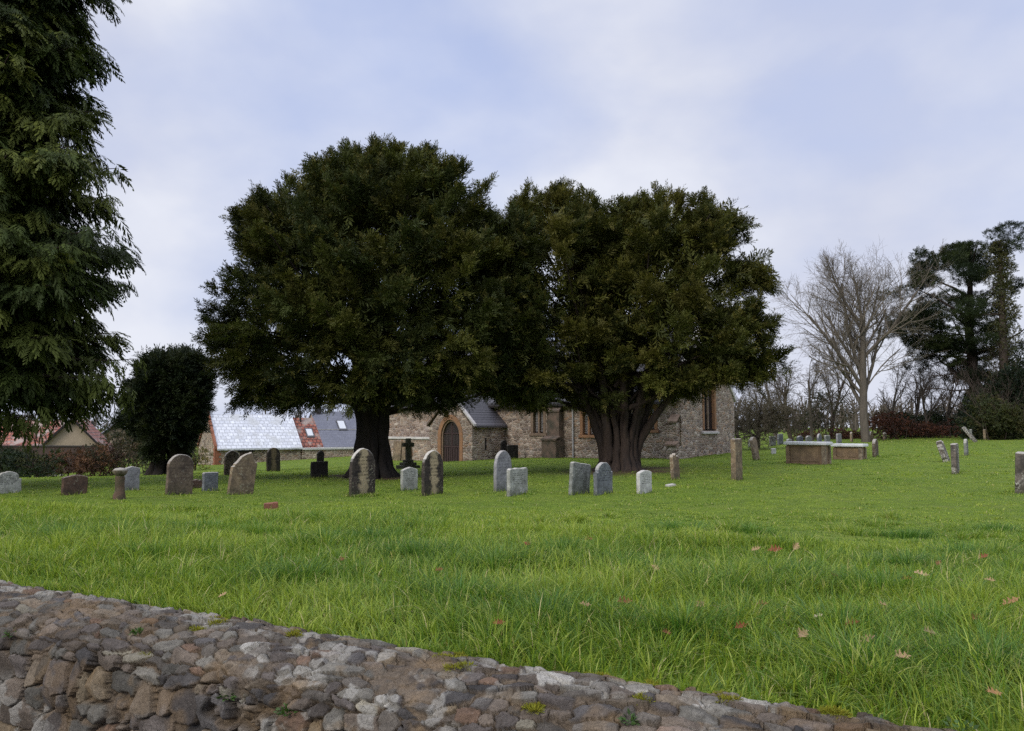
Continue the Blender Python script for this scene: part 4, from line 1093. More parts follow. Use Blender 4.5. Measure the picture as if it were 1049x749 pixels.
# cream gable end turned to the camera: ridge runs away from it
far_house(58, 66, R(-70), 'cream rendered cottage gable with dark bargeboards beside the red roof', 6, 4.3, .9, 3.2, CREAM, REDT)
far_house(96, 82, R(-62), 'far cottage with a blue slate roof behind the cream gable', 7, 4.0, 1.2, 2.95, CREAM, BLUES)
p0 = at(-60, 54); p1 = at(105, 52); ln = float(np.hypot(*(p1 - p0)[:2]))
gw = MB().box(0, ln, -.15, .15, -2.0, 1.50).build('garden_wall', plain('dark_brick', (.07, .045, .038), .9, .4, 5), None)
gw.location = (p0[0], p0[1], -1.2); gw.rotation_euler = (0, 0, math.atan2(p1[1] - p0[1], p1[0] - p0[0])); tag(gw, 'dark brick garden wall behind the left hedge below the red roof', 'wall')
MB().box(0, ln, -.2, .2, 1.502, 1.60).build('coping', DARKW, gw)
# ------------------------------------------------------------------ trees
def spray(seed, n, Lm, lL, lW, droop=.12, ang=52, flat=.35):
    """a feathery shoot along +x: n leaflets as slim quads"""
    g = np.random.default_rng(seed); V = []; F = []
    for i in range(n):
        f = (i + .4) / n; base = np.array([f * Lm, 0, -droop * f * f * Lm]); sgn = 1 if i % 2 else -1
        a = math.radians(ang * (1 - .45 * f) + g.normal(0, 9)) * sgn
        d = np.array([math.cos(a), math.sin(a), g.normal(0, flat)]); d /= np.linalg.norm(d)
        if i == n - 1: d = np.array([1, g.normal(0, .1), -droop])
        ll = lL * (1.05 - .5 * f) * g.uniform(.8, 1.2)
        s = np.cross(d, np.array([0, 0, 1.]) + g.normal(0, .35, 3)); s /= np.linalg.norm(s)
        k = len(V)
        V += [base, base + d * ll * .5 + s * lW * .5, base + d * ll, base + d * ll * .5 - s * lW * .5]; F.append((k, k + 1, k + 2, k + 3))
    return np.array(V), np.array(F)

def wob(p0, p1, n, amp, r0, r1, sag=0):
    t = np.linspace(0, 1, n)[:, None]
    P = np.array(p0) * (1 - t) + np.array(p1) * t
    ln = np.linalg.norm(np.array(p1) - np.array(p0))
    w = np.cumsum(rng.normal(0, amp * ln / n, (n, 3)), 0); w -= t * w[-1]
    P = P + w; P[:, 2] += sag * ln * np.sin(np.pi * t[:, 0])
    return P, r0 + (r1 - r0) * np.linspace(0, 1, n) ** .8

class Lobe:
    def __init__(s, rows, axis, D, dsc=.95, z_off=0, lift=-.12):
        """rows of (y, x left, x right) measured on the crown -> radius by height, in metres about a vertical axis"""
        k = D / FPX
        rows = sorted(rows, key=lambda r: -r[0])
        s.z = np.array([1.6 + (438 - r[0]) * k for r in rows]) + z_off
        s.l = np.array([max(.05, (axis - r[1]) * k) for r in rows]); s.r = np.array([max(.05, (r[2] - axis) * k) for r in rows])
        s.cx = (axis - 524.5) * k; s.cy = D; s.dsc = dsc
        s.z = s.z[-1] - (s.z[-1] - s.z) * (s.z[-1] - s.z[0] - lift) / (s.z[-1] - s.z[0])
    def rad(s, z, ph):
        l = np.interp(z, s.z, s.l); r = np.interp(z, s.z, s.r); d = (l + r) / 2 * s.dsc
        c = np.cos(ph); side = np.where(c > 0, r, l)
        return np.sqrt((side * c) ** 2 + (d * np.sin(ph)) ** 2) if False else side * c ** 2 + d * (1 - c ** 2)
    def sample(s, n):
        m = (s.l + s.r) / 2; w = (m[1:] + m[:-1]) / 2 * np.hypot(np.diff(s.z), np.diff(m)); w = w / w.sum()
        i = rng.choice(len(w), n, p=w); z = s.z[i] + rng.random(n) * np.diff(s.z)[i]
        ph = rng.uniform(0, 2 * np.pi, n)
        slope = np.diff(m)[i] / np.maximum(np.diff(s.z)[i], .05)
        nz = -slope; nn = np.stack([np.cos(ph), np.sin(ph), np.clip(nz, -.9, 3)], -1); nn /= np.linalg.norm(nn, axis=1, keepdims=True)
        return z, ph, nn

YEWT = [spray(i, 13, .85, .42, .085, .18) for i in range(5)]
def unit(v): return v / (np.linalg.norm(v, axis=-1, keepdims=True) + 1e-9)
def crown(lobes, nb, size, pal, tips, seedn=0, m=13, q=13, squeeze=.95, thin=.30, droop=.16, core=.5):
    """boughs reaching the crown's surface, each a fan of side branchlets set with sprays; gaps stay between the boughs"""
    Ps = []; Ds = []; Ss = []; Cs = []; LB = []
    wt = np.array([(lb.l + lb.r).mean() * (lb.z[-1] - lb.z[0]) for lb in lobes]); wt = wt / wt.sum()
    for lb, w_ in zip(lobes, wt):
        n = int(nb * w_)
        z, ph, nn = lb.sample(n)
        keep = fbm(ph * 2.4 + 5 * seedn, z * .75 + seedn, 23 + seedn, 2) > thin + .06 * rng.random(n)
        z, ph, nn = z[keep], ph[keep], nn[keep]; n = len(z)
        # a skirt of boughs under the crown
        lump = squeeze + .20 * (fbm(ph * 2.2 + 3 * seedn, z * .6, 11 + seedn, 3) - .5)
        dep = np.where(rng.random(n) < .30, rng.uniform(.45, .8, n), rng.uniform(.86, 1.03, n))
        Rr = lb.rad(z, ph) * lump * dep
        T = np.stack([lb.cx + Rr * np.cos(ph), lb.cy + Rr * np.sin(ph), z - .32 * np.clip((z - lb.z[0]) / (lb.z[-1] - lb.z[0]), 0, 1) ** 2], -1)
        top = np.clip((z - lb.z[0]) / (lb.z[-1] - lb.z[0]), 0, 1)
        zs = np.maximum(lb.z[0] + .2, z - (.35 + .5 * top) * np.maximum(Rr, .8) - 1.2 * top)
        S = np.stack([lb.cx + .12 * Rr * np.cos(ph), lb.cy + .12 * Rr * np.sin(ph), zs], -1)
        db = unit(unit(T - S) + .45 * nn * np.array([1, 1, .6]) + rng.normal(0, .16, (n, 3)) + np.array([0, 0, -.22]) * (1 - top)[:, None])
        Lb = rng.uniform(.9, 1.9, n)
        LB += [(S[i], T[i]) for i in range(0, n, 7)]
        t = rng.uniform(0, 1, (n, m)) ** .8
        base = T[:, None] - db[:, None] * (Lb[:, None] * (1 - t))[..., None]
        up = np.array([0, 0, 1.]) + rng.normal(0, .30, (n, 3))
        side = unit(np.cross(db, up)); vert = np.cross(side, db)
        sg = rng.choice([-1, 1], (n, m)) * rng.uniform(.45, 1.15, (n, m))
        bd = unit(db[:, None] * .8 + side[:, None] * (sg * (1.1 - .6 * t))[..., None] + vert[:, None] * rng.normal(.05, .30, (n, m, 1)) + np.array([0, 0, 1]) * (.05 + .35 * top[:, None, None]) + rng.normal(0, .12, (n, m, 3)))
        bl = rng.uniform(.40, .95, (n, m)) * (1.15 - .5 * t)
        f = (np.arange(q) + rng.uniform(.1, 1, (n, m, q))) / q
        P = base[:, :, None] + bd[:, :, None] * (bl[..., None] * f)[..., None]
        P[..., 2] -= (droop * (1 - .9 * top))[:, None, None] * bl[..., None] * f ** 2 * 1.6
        P += rng.normal(0, .045, P.shape)
        D = bd[:, :, None] + rng.normal(0, .42, P.shape) + np.array([0, 0, 1]) * (.35 * top - .12)[:, None, None, None]
        tint = rng.uniform(.68, 1.35, n); pc = pal[rng.integers(0, len(pal), n)] * tint[:, None]
        C = np.broadcast_to(pc[:, None, None], P.shape) * rng.uniform(.75, 1.25, P.shape[:3] + (1,))
        C = C.reshape(-1, 3).copy(); ff = np.broadcast_to(f, P.shape[:3]).reshape(-1)
        tp = (ff > .72) & (rng.random(len(ff)) < .38); C[tp] = np.array(tips) * rng.uniform(.65, 1.25, (tp.sum(), 1))
        Ps.append(P.reshape(-1, 3)); Ds.append(D.reshape(-1, 3)); Ss.append(size * rng.uniform(.6, 1.25, len(ff)) * (1.12 - .3 * ff)); Cs.append(C)
        ni = int(n * 26 * core); zi = (lb.z[0] + (lb.z[-1] - lb.z[0]) * rng.uniform(.2, .88, ni)); pi = rng.uniform(0, 2 * np.pi, ni)
        Ri = lb.rad(zi, pi) * np.sqrt(rng.uniform(.04, .60, ni))
        Ps.append(np.stack([lb.cx + Ri * np.cos(pi), lb.cy + Ri * np.sin(pi), zi], -1)); Ds.append(rng.normal(0, 1, (ni, 3)))
        Ss.append(np.full(ni, size * 1.7)); Cs.append(pal[rng.integers(0, len(pal), ni)])
    return np.concatenate(Ps), np.concatenate(Ds), np.concatenate(Ss), np.concatenate(Cs), LB

YEWM = leaf_mat('yew_needles', .12, .6, .14, (1.2, 1.15, .6))
YPAL = np.array([(.042, .052, .013), (.056, .065, .014), (.032, .042, .012), (.068, .072, .015)])
BARKY = bark_mat('yew_bark', (.066, .046, .035), (.026, .020, .018), 2.2)
BARKK = bark_mat('dark_yew_bark', (.030, .023, .019), (.016, .014, .013), 2.2)
def make_yew(base, lobes, nclump, label, trunk_fn, limbs, seedn, size=.365, pal=YPAL, tips=(.085, .080, .018), name='yew_tree', **kw):
    z0 = float(hgt(base[0], base[1]))
    root = empty(name, (base[0], base[1], z0), 0, label=label, cat='tree', group=kw.pop('group', None))
    o = np.array([base[0], base[1], z0])
    v, f = trunk_fn(o); mesh_np('trunk', v - o, f, BARKY if seedn == 2 else BARKK, root, smooth=True)
    P, Dn, S, C, LB = crown(lobes, nclump, size, pal, tips, seedn=seedn, **kw)
    polys = []
    for S0, T0 in LB:
        s0 = o + np.array([rng.normal(0, .22), rng.normal(0, .22), rng.uniform(1.8, 3.6) if T0[2] < 6 else rng.uniform(2.6, 5)])
        mid = S0 * .6 + s0 * .4; t = np.linspace(0, 1, 9)[:, None]
        c_ = s0 * (1 - t) ** 2 + 2 * mid * t * (1 - t) + T0 * t ** 2 + rng.normal(0, .05, (9, 3)) * t * (1 - t) * 4
        polys.append((c_, rng.uniform(.06, .13) * (1 - t[:, 0] * .85)))
    v, f = tubes(polys, 6); mesh_np('limbs', v - o, f, BARKY, root, smooth=True)
    v, f, c = scatter(YEWT, P, Dn, S, C)
    mesh_np('crown', v - o, f, YEWM, root, col=c)
    return root

def fluted(o, stems):
    """trunk as a bundle of fused stems: (foot angle, foot radius, waist radius, waist height, top offset, r0, r1)"""
    polys = []
    for a, fr, wr, wh, top, r0, r1 in stems:
        foot = o + np.array([fr * math.cos(a), fr * math.sin(a), -.15]); wa = o + np.array([wr * math.cos(a + .15), wr * math.sin(a + .15), wh]); tp = o + np.array(top)
        t = np.linspace(0, 1, 12)[:, None]
        k1 = foot * (1 - t) ** 3 + 3 * (wa * np.array([1, 1, .45]) + np.array([0, 0, o[2] * .55])) * t * (1 - t) ** 2 + 3 * (wa * .65 + tp * .35) * t ** 2 * (1 - t) + tp * t ** 3
        k1 = k1 + rng.normal(0, .02, k1.shape)
        r = (r0 * (1 - t[:, 0]) + r1 * t[:, 0]) * (1 + .55 * np.exp(-t[:, 0] * 9)) * rng.uniform(.93, 1.07, 12)
        polys.append((k1, r))
    return tubes(polys, 10)
D1 = YEW1[1]; D2 = YEW2[1]
print('yew depths', D1, D2)
lobe1 = Lobe([(420, 252, 462), (404, 224, 500), (380, 208, 528), (350, 202, 533), (325, 200, 535), (300, 208, 536), (270, 216, 535), (240, 230, 530), (215, 246, 524), (199, 266, 515), (182, 306, 498), (164, 338, 470), (150, 365, 440), (143, 388, 410)], 376, D1, .85, lift=.18)
lobe1b = Lobe([(260, 224, 300), (225, 238, 300), (205, 252, 296), (196, 266, 284)], 270, D1 - .5, 1.0)
def t1(o):
    st = []
    for i in range(15):
        a = i * 2 * np.pi / 15 + rng.normal(0, .1); st.append((a, .80, .22, 1.2, (.7 * math.cos(a), .7 * math.sin(a), rng.uniform(3.4, 4.6)), .18, .12))
    st.append((0, 0, 0, 1.2, (0, 0, 4.5), .38, .3))
    return fluted(o, st)
lobe1c = Lobe([(416, 490, 560), (330, 488, 560), (260, 492, 553), (218, 503, 542), (200, 511, 533)], 523, D1 + .8, 1.3, lift=.2)
make_yew(YEW1, [lobe1, lobe1b, lobe1c], 530, 'larger left yew with a wide dark domed crown and black trunk', t1, 26, 1)
lobe2a = Lobe([(414, 512, 640), (380, 505, 650), (330, 505, 655), (280, 507, 650), (240, 512, 640), (215, 520, 622), (197, 532, 600), (187, 550, 576)], 566, D2 + .6, 1.5)
lobe2b = Lobe([(404, 600, 690), (392, 590, 780), (370, 585, 806), (345, 585, 798), (300, 590, 792), (262, 602, 780), (240, 612, 768), (220, 627, 758), (206, 646, 738), (195, 668, 712)], 672, D2, .95, lift=.15)
lobe2c = Lobe([(396, 705, 800), (386, 700, 822), (373, 700, 818), (358, 705, 805)], 752, D2 - .5, .8, lift=.35)
lobe2d = Lobe([(300, 750, 796), (288, 745, 804), (270, 745, 798), (260, 750, 785)], 772, D2 + .4, .8, lift=.1)
lobe2e = Lobe([(240, 715, 772), (225, 715, 776), (212, 722, 768)], 744, D2 - .3, .9, lift=.1)
lobe2f = Lobe([(275, 580, 680), (235, 588, 668), (206, 602, 655)], 628, D2 + .4, 1.2, lift=.1)
def t2(o):
    st = []
    st.append((0, 0, 0, .9, (.1, 0, 3.6), .42, .2))
    tops = [(-1.9, -.3, 3.9), (-1.4, .6, 4.4), (-.9, -.9, 4.4), (-.3, .9, 4.8), (.2, -.7, 4.9), (.8, .7, 4.7), (1.2, -.6, 4.2), (1.9, .2, 3.7), (2.4, -.3, 3.3), (-.1, .1, 5.0)]
    for i, tp in enumerate(tops):
        a = math.atan2(tp[1], tp[0]) + rng.normal(0, .15); st.append((a, .70, .27, .95, tp, .21, .11))
    for i in range(12):
        a = i * 2 * np.pi / 12 + .2; st.append((a, .78, .32, .9, (.95 * math.cos(a), .8 * math.sin(a), 2.3), .17, .08))
    return fluted(o, st)
make_yew(YEW2, [lobe2a, lobe2b, lobe2c, lobe2d, lobe2e, lobe2f], 500, 'right yew with an olive ragged crown above a stout forking red brown trunk', t2, 34, 2, pal=np.array([(.052, .058, .013), (.070, .074, .014), (.040, .047, .012), (.084, .080, .017)]), tips=(.105, .095, .022), thin=.31)
# small dark yew by the left hedge
p, _ = hit(172, 486); D3 = p[1]
lobe3 = Lobe([(466, 148, 192), (448, 133, 203), (428, 127, 207), (408, 131, 211), (388, 139, 211), (370, 150, 207), (356, 166, 198)], 173, D3, .9, lift=.2)
def t3(o):
    st = []
    for i in range(7):
        a = i * 2 * np.pi / 7; st.append((a, .75, .35, 1.0, (.9 * math.cos(a), .9 * math.sin(a), 3), .22, .12))
    return fluted(o, st)
make_yew((p[0], p[1]), [lobe3], 150, 'small conical dark yew beside the left hedge and barn gable', t3, 8, 3, size=.46, pal=np.array([(.016, .024, .012), (.022, .030, .013)]), tips=(.035, .042, .016))

# ------------------------------------------------------------------ the big drooping conifer at left
FROND = []
def frond(seed):
    g = np.random.default_rng(seed); V = []; F = []
    n = 15
    for i in range(n):
        f = (i + .3) / n; base = np.array([f, 0, -.34 * f * f]); sgn = 1 if i % 2 else -1
        a = math.radians(50 * (1 - .4 * f) + g.normal(0, 14)) * sgn
        d = np.array([math.cos(a), math.sin(a), -.30 - .3 * f + g.normal(0, .14)]); d /= np.linalg.norm(d)
        ll = (.46 - .28 * f) * g.uniform(.75, 1.2); s = np.cross(d, [0, 0, 1.]); s /= np.linalg.norm(s); w = .045
        m = base + d * ll * .55
        k = len(V); V += [base, m + s * w, base + d * ll + np.array([0, 0, -.10 * ll]), m - s * w]; F.append((k, k + 1, k + 2, k + 3))
        # short side shoot
        d2 = d * .7 + np.array([.5, 0, -.2]); b2 = base + d * ll * .4; k = len(V)
        V += [b2, b2 + d2 * ll * .3 + s * w * .7, b2 + d2 * ll * .6, b2 + d2 * ll * .3 - s * w * .7]; F.append((k, k + 1, k + 2, k + 3))
    return np.array(V), np.array(F)
FROND = [frond(300 + i) for i in range(5)]
def conifer():
    px, D = -30, 21.0
    o = at(px, D); k = D / FPX
    root = empty('cypress_tree', o, 0, label='huge drooping dark conifer filling the left edge of the photo', cat='tree')
    H = 21.0
    prof_y = np.array([440, 425, 400, 385, 365, 340, 300, 270, 245, 222, 200, 180, 150, 120, 90, 60, 30, 0, -60, -140, -240]); prof_x = np.array([60, 80, 92, 100, 108, 114, 128, 138, 145, 136, 126, 120, 106, 96, 96, 97, 97, 94, 86, 62, 20])
    pz = 1.6 + (438 - prof_y) * k; pr = np.maximum(.3, (prof_x - 13 - px) * k)
    polys = [(np.array([o + [0, 0, -.2], o + [0, 0, 4], o + [.1, .1, 12], o + [0, 0, H]]), np.array([.62, .48, .30, .05]))]
    bp = []; P = []; Dn = []; S = []; C = []
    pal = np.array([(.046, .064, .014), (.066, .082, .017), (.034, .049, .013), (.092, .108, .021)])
    z = 2.55
    while z < H - .4:
        for q in range(4):
            ph = rng.uniform(0, 2 * np.pi); zz = z + rng.uniform(-.15, .15)
            Lb = float(np.interp(zz, pz, pr)) * (rng.uniform(.62, 1.04) if rng.random() < .8 else rng.uniform(.4, .7))
            Lb *= 1 + .16 * (float(fbm(ph * 2.2, zz * .7, 201, 2)) - .5)
            n = 9; t = np.linspace(0, 1, n)
            # attachment above the tip: branches sweep out and down, tips lifting
            rise = Lb * .22
            hd = np.array([math.cos(ph), math.sin(ph), 0])
            B = o + np.array([0, 0, 0]) + hd * (t * Lb)[:, None]
            B[:, 2] = zz + rise * (1 - t) - .20 * Lb * np.sin(np.pi * t * .9) * .6 + rng.normal(0, .03, n)
            bp.append((B, .07 * (1 - t) + .008))
            ns = int(20 + Lb * 22)
            tt = rng.uniform(.22, 1, ns) ** .75
            bi = np.stack([np.interp(tt, t, B[:, j]) for j in range(3)], -1)
            sd = np.array([-math.sin(ph), math.cos(ph), 0]); lat = rng.uniform(-1, 1, ns)
            spread = .42 * Lb ** .5 * (1.05 - .55 * tt)
            P.append(bi + sd * (lat * spread)[:, None] + np.array([0, 0, -.10]) * np.abs(lat)[:, None] + rng.normal(0, .09, (ns, 3)))
            Dn.append(rng.normal(0, .22, (ns, 3)) + hd * rng.uniform(.45, 1.0, (ns, 1)) + sd * (lat * .8)[:, None] + np.array([0, 0, -1]) * rng.uniform(.15, .9, (ns, 1)))
            S.append(rng.uniform(.26, .62, ns) * (1 + .25 * (rng.random(ns) < .15))); cc = pal[rng.integers(0, 4)] * rng.uniform(.75, 1.3, (ns, 1)); C.append(cc)
        z += .145
    # a few long single boughs hanging clear of the rest
    for tx, ty, yy in ((131, 372, .4), (114, 392, -.6), (98, 418, .3), (118, 400, .9), (108, 170, .2), (66, 432, -1.2)):
        tip = np.array([(tx - px) * k + o[0] - (px - px) * k, o[1] + yy, 1.6 + (438 - ty) * k]); tip[0] = (tx - 524.5) * k
        b0 = np.array([o[0], o[1], tip[2] + .9]); t = np.linspace(0, 1, 9)
        B = b0 + (tip - b0) * t[:, None]; B[:, 2] += -.25 * np.sin(np.pi * t) + .15 * t ** 4
        bp.append((B, .06 * (1 - t) + .008))
        ns = 42; tt = rng.uniform(.45, 1, ns); bi = np.stack([np.interp(tt, t, B[:, j]) for j in range(3)], -1)
        P.append(bi + rng.normal(0, .12, (ns, 3))); Dn.append(np.array([.5, 0, -.8]) + rng.normal(0, .35, (ns, 3))); S.append(rng.uniform(.35, .75, ns)); C.append(np.tile(pal[1], (ns, 1)) * rng.uniform(.7, 1.2, (ns, 1)))
    # dense dark inner foliage near the stem
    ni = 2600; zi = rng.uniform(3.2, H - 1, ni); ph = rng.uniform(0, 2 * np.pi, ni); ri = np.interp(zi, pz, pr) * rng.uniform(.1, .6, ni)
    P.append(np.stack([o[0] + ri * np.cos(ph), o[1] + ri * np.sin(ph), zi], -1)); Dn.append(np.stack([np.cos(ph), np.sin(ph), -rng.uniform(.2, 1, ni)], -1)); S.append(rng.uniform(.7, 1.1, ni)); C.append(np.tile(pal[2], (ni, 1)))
    v, f = tubes(polys, 8); mesh_np('trunk', v - o, f, bark_mat('conifer_bark', (.10, .07, .055), (.05, .036, .03)), root, smooth=True)
    v, f = tubes(bp, 5); mesh_np('branches', v - o, f, BARKY, root)
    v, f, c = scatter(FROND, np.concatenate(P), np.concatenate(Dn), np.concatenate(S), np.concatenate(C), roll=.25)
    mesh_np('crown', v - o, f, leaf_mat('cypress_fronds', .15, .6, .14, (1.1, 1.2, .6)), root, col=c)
conifer()

# ------------------------------------------------------------------ bare winter trees
def grow(p, d, ln, r, lev, spec, out, taper=.55):
    n = 6 if lev == 0 else (5 if lev < 3 else 4)
    P = [np.array(p, float)]; d = np.array(d, float); d /= np.linalg.norm(d)
    w, trop = spec['wob'], spec['trop'][min(lev, len(spec['trop']) - 1)]
    for i in range(n - 1):
        d = d + rng.normal(0, w * (1 + .25 * lev), 3) + np.array([0, 0, trop]); d /= np.linalg.norm(d); P.append(P[-1] + d * ln / (n - 1))
    P = np.array(P); rr = r * (1 - (1 - taper) * np.linspace(0, 1, n)); 
    if lev >= spec['levels']: rr = r * (1 - .7 * np.linspace(0, 1, n))
    out.append((lev, P, rr))
    if lev >= spec['levels']: return
    k = spec['kids'][lev]
    for c in range(k):
        f = spec['from'][lev] + (1 - spec['from'][lev]) * (c + rng.uniform(.2, 1)) / k; f = min(f, 1)
        b = np.array([np.interp(f * (n - 1), np.arange(n), P[:, j]) for j in range(3)])
        i = min(int(f * (n - 1)), n - 2); ax = P[i + 1] - P[i]; ax /= np.linalg.norm(ax)
        s = np.cross(ax, rng.normal(0, 1, 3)); s /= np.linalg.norm(s)
        an = R(rng.uniform(*spec['ang'][lev]))
        if c == k - 1 and spec.get('lead', True): an *= .35
        nd = ax * math.cos(an) + s * math.sin(an)
        grow(b, nd, ln * spec['ratio'][lev] * rng.uniform(.7, 1.25) * (1.15 - .45 * f), max(spec['rmin'], np.interp(f, [0, 1], [r, r * taper]) * spec['rr'][lev] * rng.uniform(.8, 1.1)), lev + 1, spec, out, taper)

def bare_tree(name, p, spec, h, r, d0, label, bark, twig, group=None, split=2, multi=1, cat='tree', seed=None):
    global rng
    keep = rng
    if seed is not None: rng = np.random.default_rng(seed)
    root = empty(name, p, 0, label=label, cat=cat, group=group)
    out = []
    for m in range(multi):
        dd = np.array(d0, float) + (rng.normal(0, .22, 3) if multi > 1 else 0)
        grow((rng.normal(0, .12) if multi > 1 else 0, rng.normal(0, .12) if multi > 1 else 0, -.2), dd, h, r * (1 if m == 0 else rng.uniform(.6, .9)), 0, spec, out)
    rng = keep
    v, f = tubes([(P, q) for l, P, q in out if l <= split], 7); mesh_np('trunk', v, f, bark, root, smooth=True)
    v, f = tubes([(P, q) for l, P, q in out if l > split], 4); mesh_np('twigs', v, f, twig, root)
    return root, out
BARKG = bark_mat('grey_bark', (.125, .105, .082), (.065, .054, .046), 1.5)
TWIG = plain('grey_brown_twig', (.115, .094, .074), .9, .3, .5, bmp=0)
BARKD = bark_mat('dark_bark', (.085, .065, .05), (.042, .034, .028), 1.5)
TWIGD = plain('dark_twig', (.085, .062, .05), .9, .3, .5, bmp=0)
BIGSEED = 21
big = dict(levels=5, kids=[15, 7, 6, 5, 4], **{'from': [.24, .15, .15, .1, .1]}, ang=[(20, 46), (20, 50), (25, 55), (25, 60), (20, 60)], ratio=[.66, .58, .6, .62, .62], rr=[.55, .52, .5, .55, .6], wob=.065, trop=[.0, .09, .07, .05, .03, .02], rmin=.008, t0=.14)
p = at(887, 55)
bare_tree('bare_tree', p, big, 9.3, .31, (-.05, 0, 1), 'tallest bare winter tree with many upright limbs right of the flat tombs', bark_mat('pale_grey_bark', (.130, .110, .086), (.07, .060, .050), 1.5), plain('pale_twig', (.175, .147, .115), .9, .3, .5, bmp=0), split=1, seed=BIGSEED)
small = dict(levels=5, kids=[6, 5, 5, 4, 3], **{'from': [.25, .15, .15, .1, .1]}, ang=[(20, 50), (25, 60), (25, 60), (25, 60), (20, 60)], ratio=[.62, .62, .6, .6, .6], rr=[.55, .55, .55, .6, .6], wob=.08, trop=[.02, .06, .05, .03, .02, 0], rmin=.009)
thorn = dict(levels=5, kids=[8, 6, 6, 4, 3], **{'from': [.35, .1, .1, .1, .1]}, ang=[(25, 70), (30, 70), (30, 70), (30, 70), (30, 70)], ratio=[.95, .6, .6, .6, .6], rr=[.55, .5, .55, .6, .6], wob=.11, trop=[.0, .02, .02, .0, 0, 0], rmin=.010, lead=False)
p = at(776, 47)
bare_tree('thorn_tree', p, thorn, 2.3, .17, (0, 0, 1), 'round dense leafless thorn tree just right of the church', BARKD, plain('olive_twig', (.10, .085, .055), .9, .3, .5, bmp=0), split=1, multi=2)
specs = [(795, 66, 7.5, .16, 'thin bare tree behind the thorn tree right side'), (812, 60, 7.0, .17, 'bare tree with slanting trunk above the first flat tomb'), (832, 63, 7.6, .15, 'dark bare tree directly left of the tallest one'),
         (851, 72, 8.5, .17, 'bare tree far behind the second flat tomb'), (912, 66, 6.4, .15, 'bare tree behind the left end of the bracken bank'), (930, 70, 7.0, .16, 'slim bare tree rising from the middle of the bracken bank'),
         (952, 63, 6.6, .15, 'bare tree at the pine foot left side above the bracken'), (972, 66, 6.8, .15, 'bare tree leaning over the bracken close to the pine'), (756, 70, 7.5, .15, 'bare tree seen between right yew and thorn tree'), (1012, 68, 6.0, .13, 'bare tree tangled in front of the dark evergreen')]
protos = []
for i, (px, D, h, r, lb) in enumerate(specs):
    p = at(px, D); g = 'bare trees along the far side of the churchyard'
    if i < 4:
        root, _ = bare_tree('bare_tree', p, small, h * .66, r, (rng.normal(0, .12), 0, 1), lb, BARKD if i % 2 else BARKG, TWIGD if i % 2 else TWIG, group=g); protos.append((root, h))
    else:
        src, hs = protos[i % 4]
        c = src.copy(); COL.objects.link(c); c.location = p; c.rotation_euler = (0, 0, rng.uniform(0, 6)); c.scale = (h / hs,) * 3; c['label'] = lb
        for ch in list(src.children):
            d = ch.copy(); COL.objects.link(d); d.parent = c

# ------------------------------------------------------------------ pine, ivy clad tree, dark evergreens at right
NEED = [spray(40 + i, 16, .55, .5, .07, .0, 70, .8) for i in range(4)]
def clump_cloud(cs, per, size, pal, flat=.45, up=.5, tmpl=NEED, roll=1.0):
    P = []; D = []; S = []; C = []
    for (c, r) in cs:
        n = int(per * r * r)
        u = rng.normal(0, 1, (n, 3)); u /= np.linalg.norm(u, axis=1, keepdims=True)
        P.append(np.array(c) + u * r * np.array([1, 1, flat]) * rng.uniform(.35, 1, (n, 1)) ** .6); D.append(u + np.array([0, 0, up]) + rng.normal(0, .3, (n, 3)))
        S.append(size * rng.uniform(.6, 1.3, n)); C.append(pal[rng.integers(0, len(pal))] * rng.uniform(.7, 1.3, (n, 1)))
    return scatter(tmpl, np.concatenate(P), np.concatenate(D), np.concatenate(S), np.concatenate(C), roll=roll)
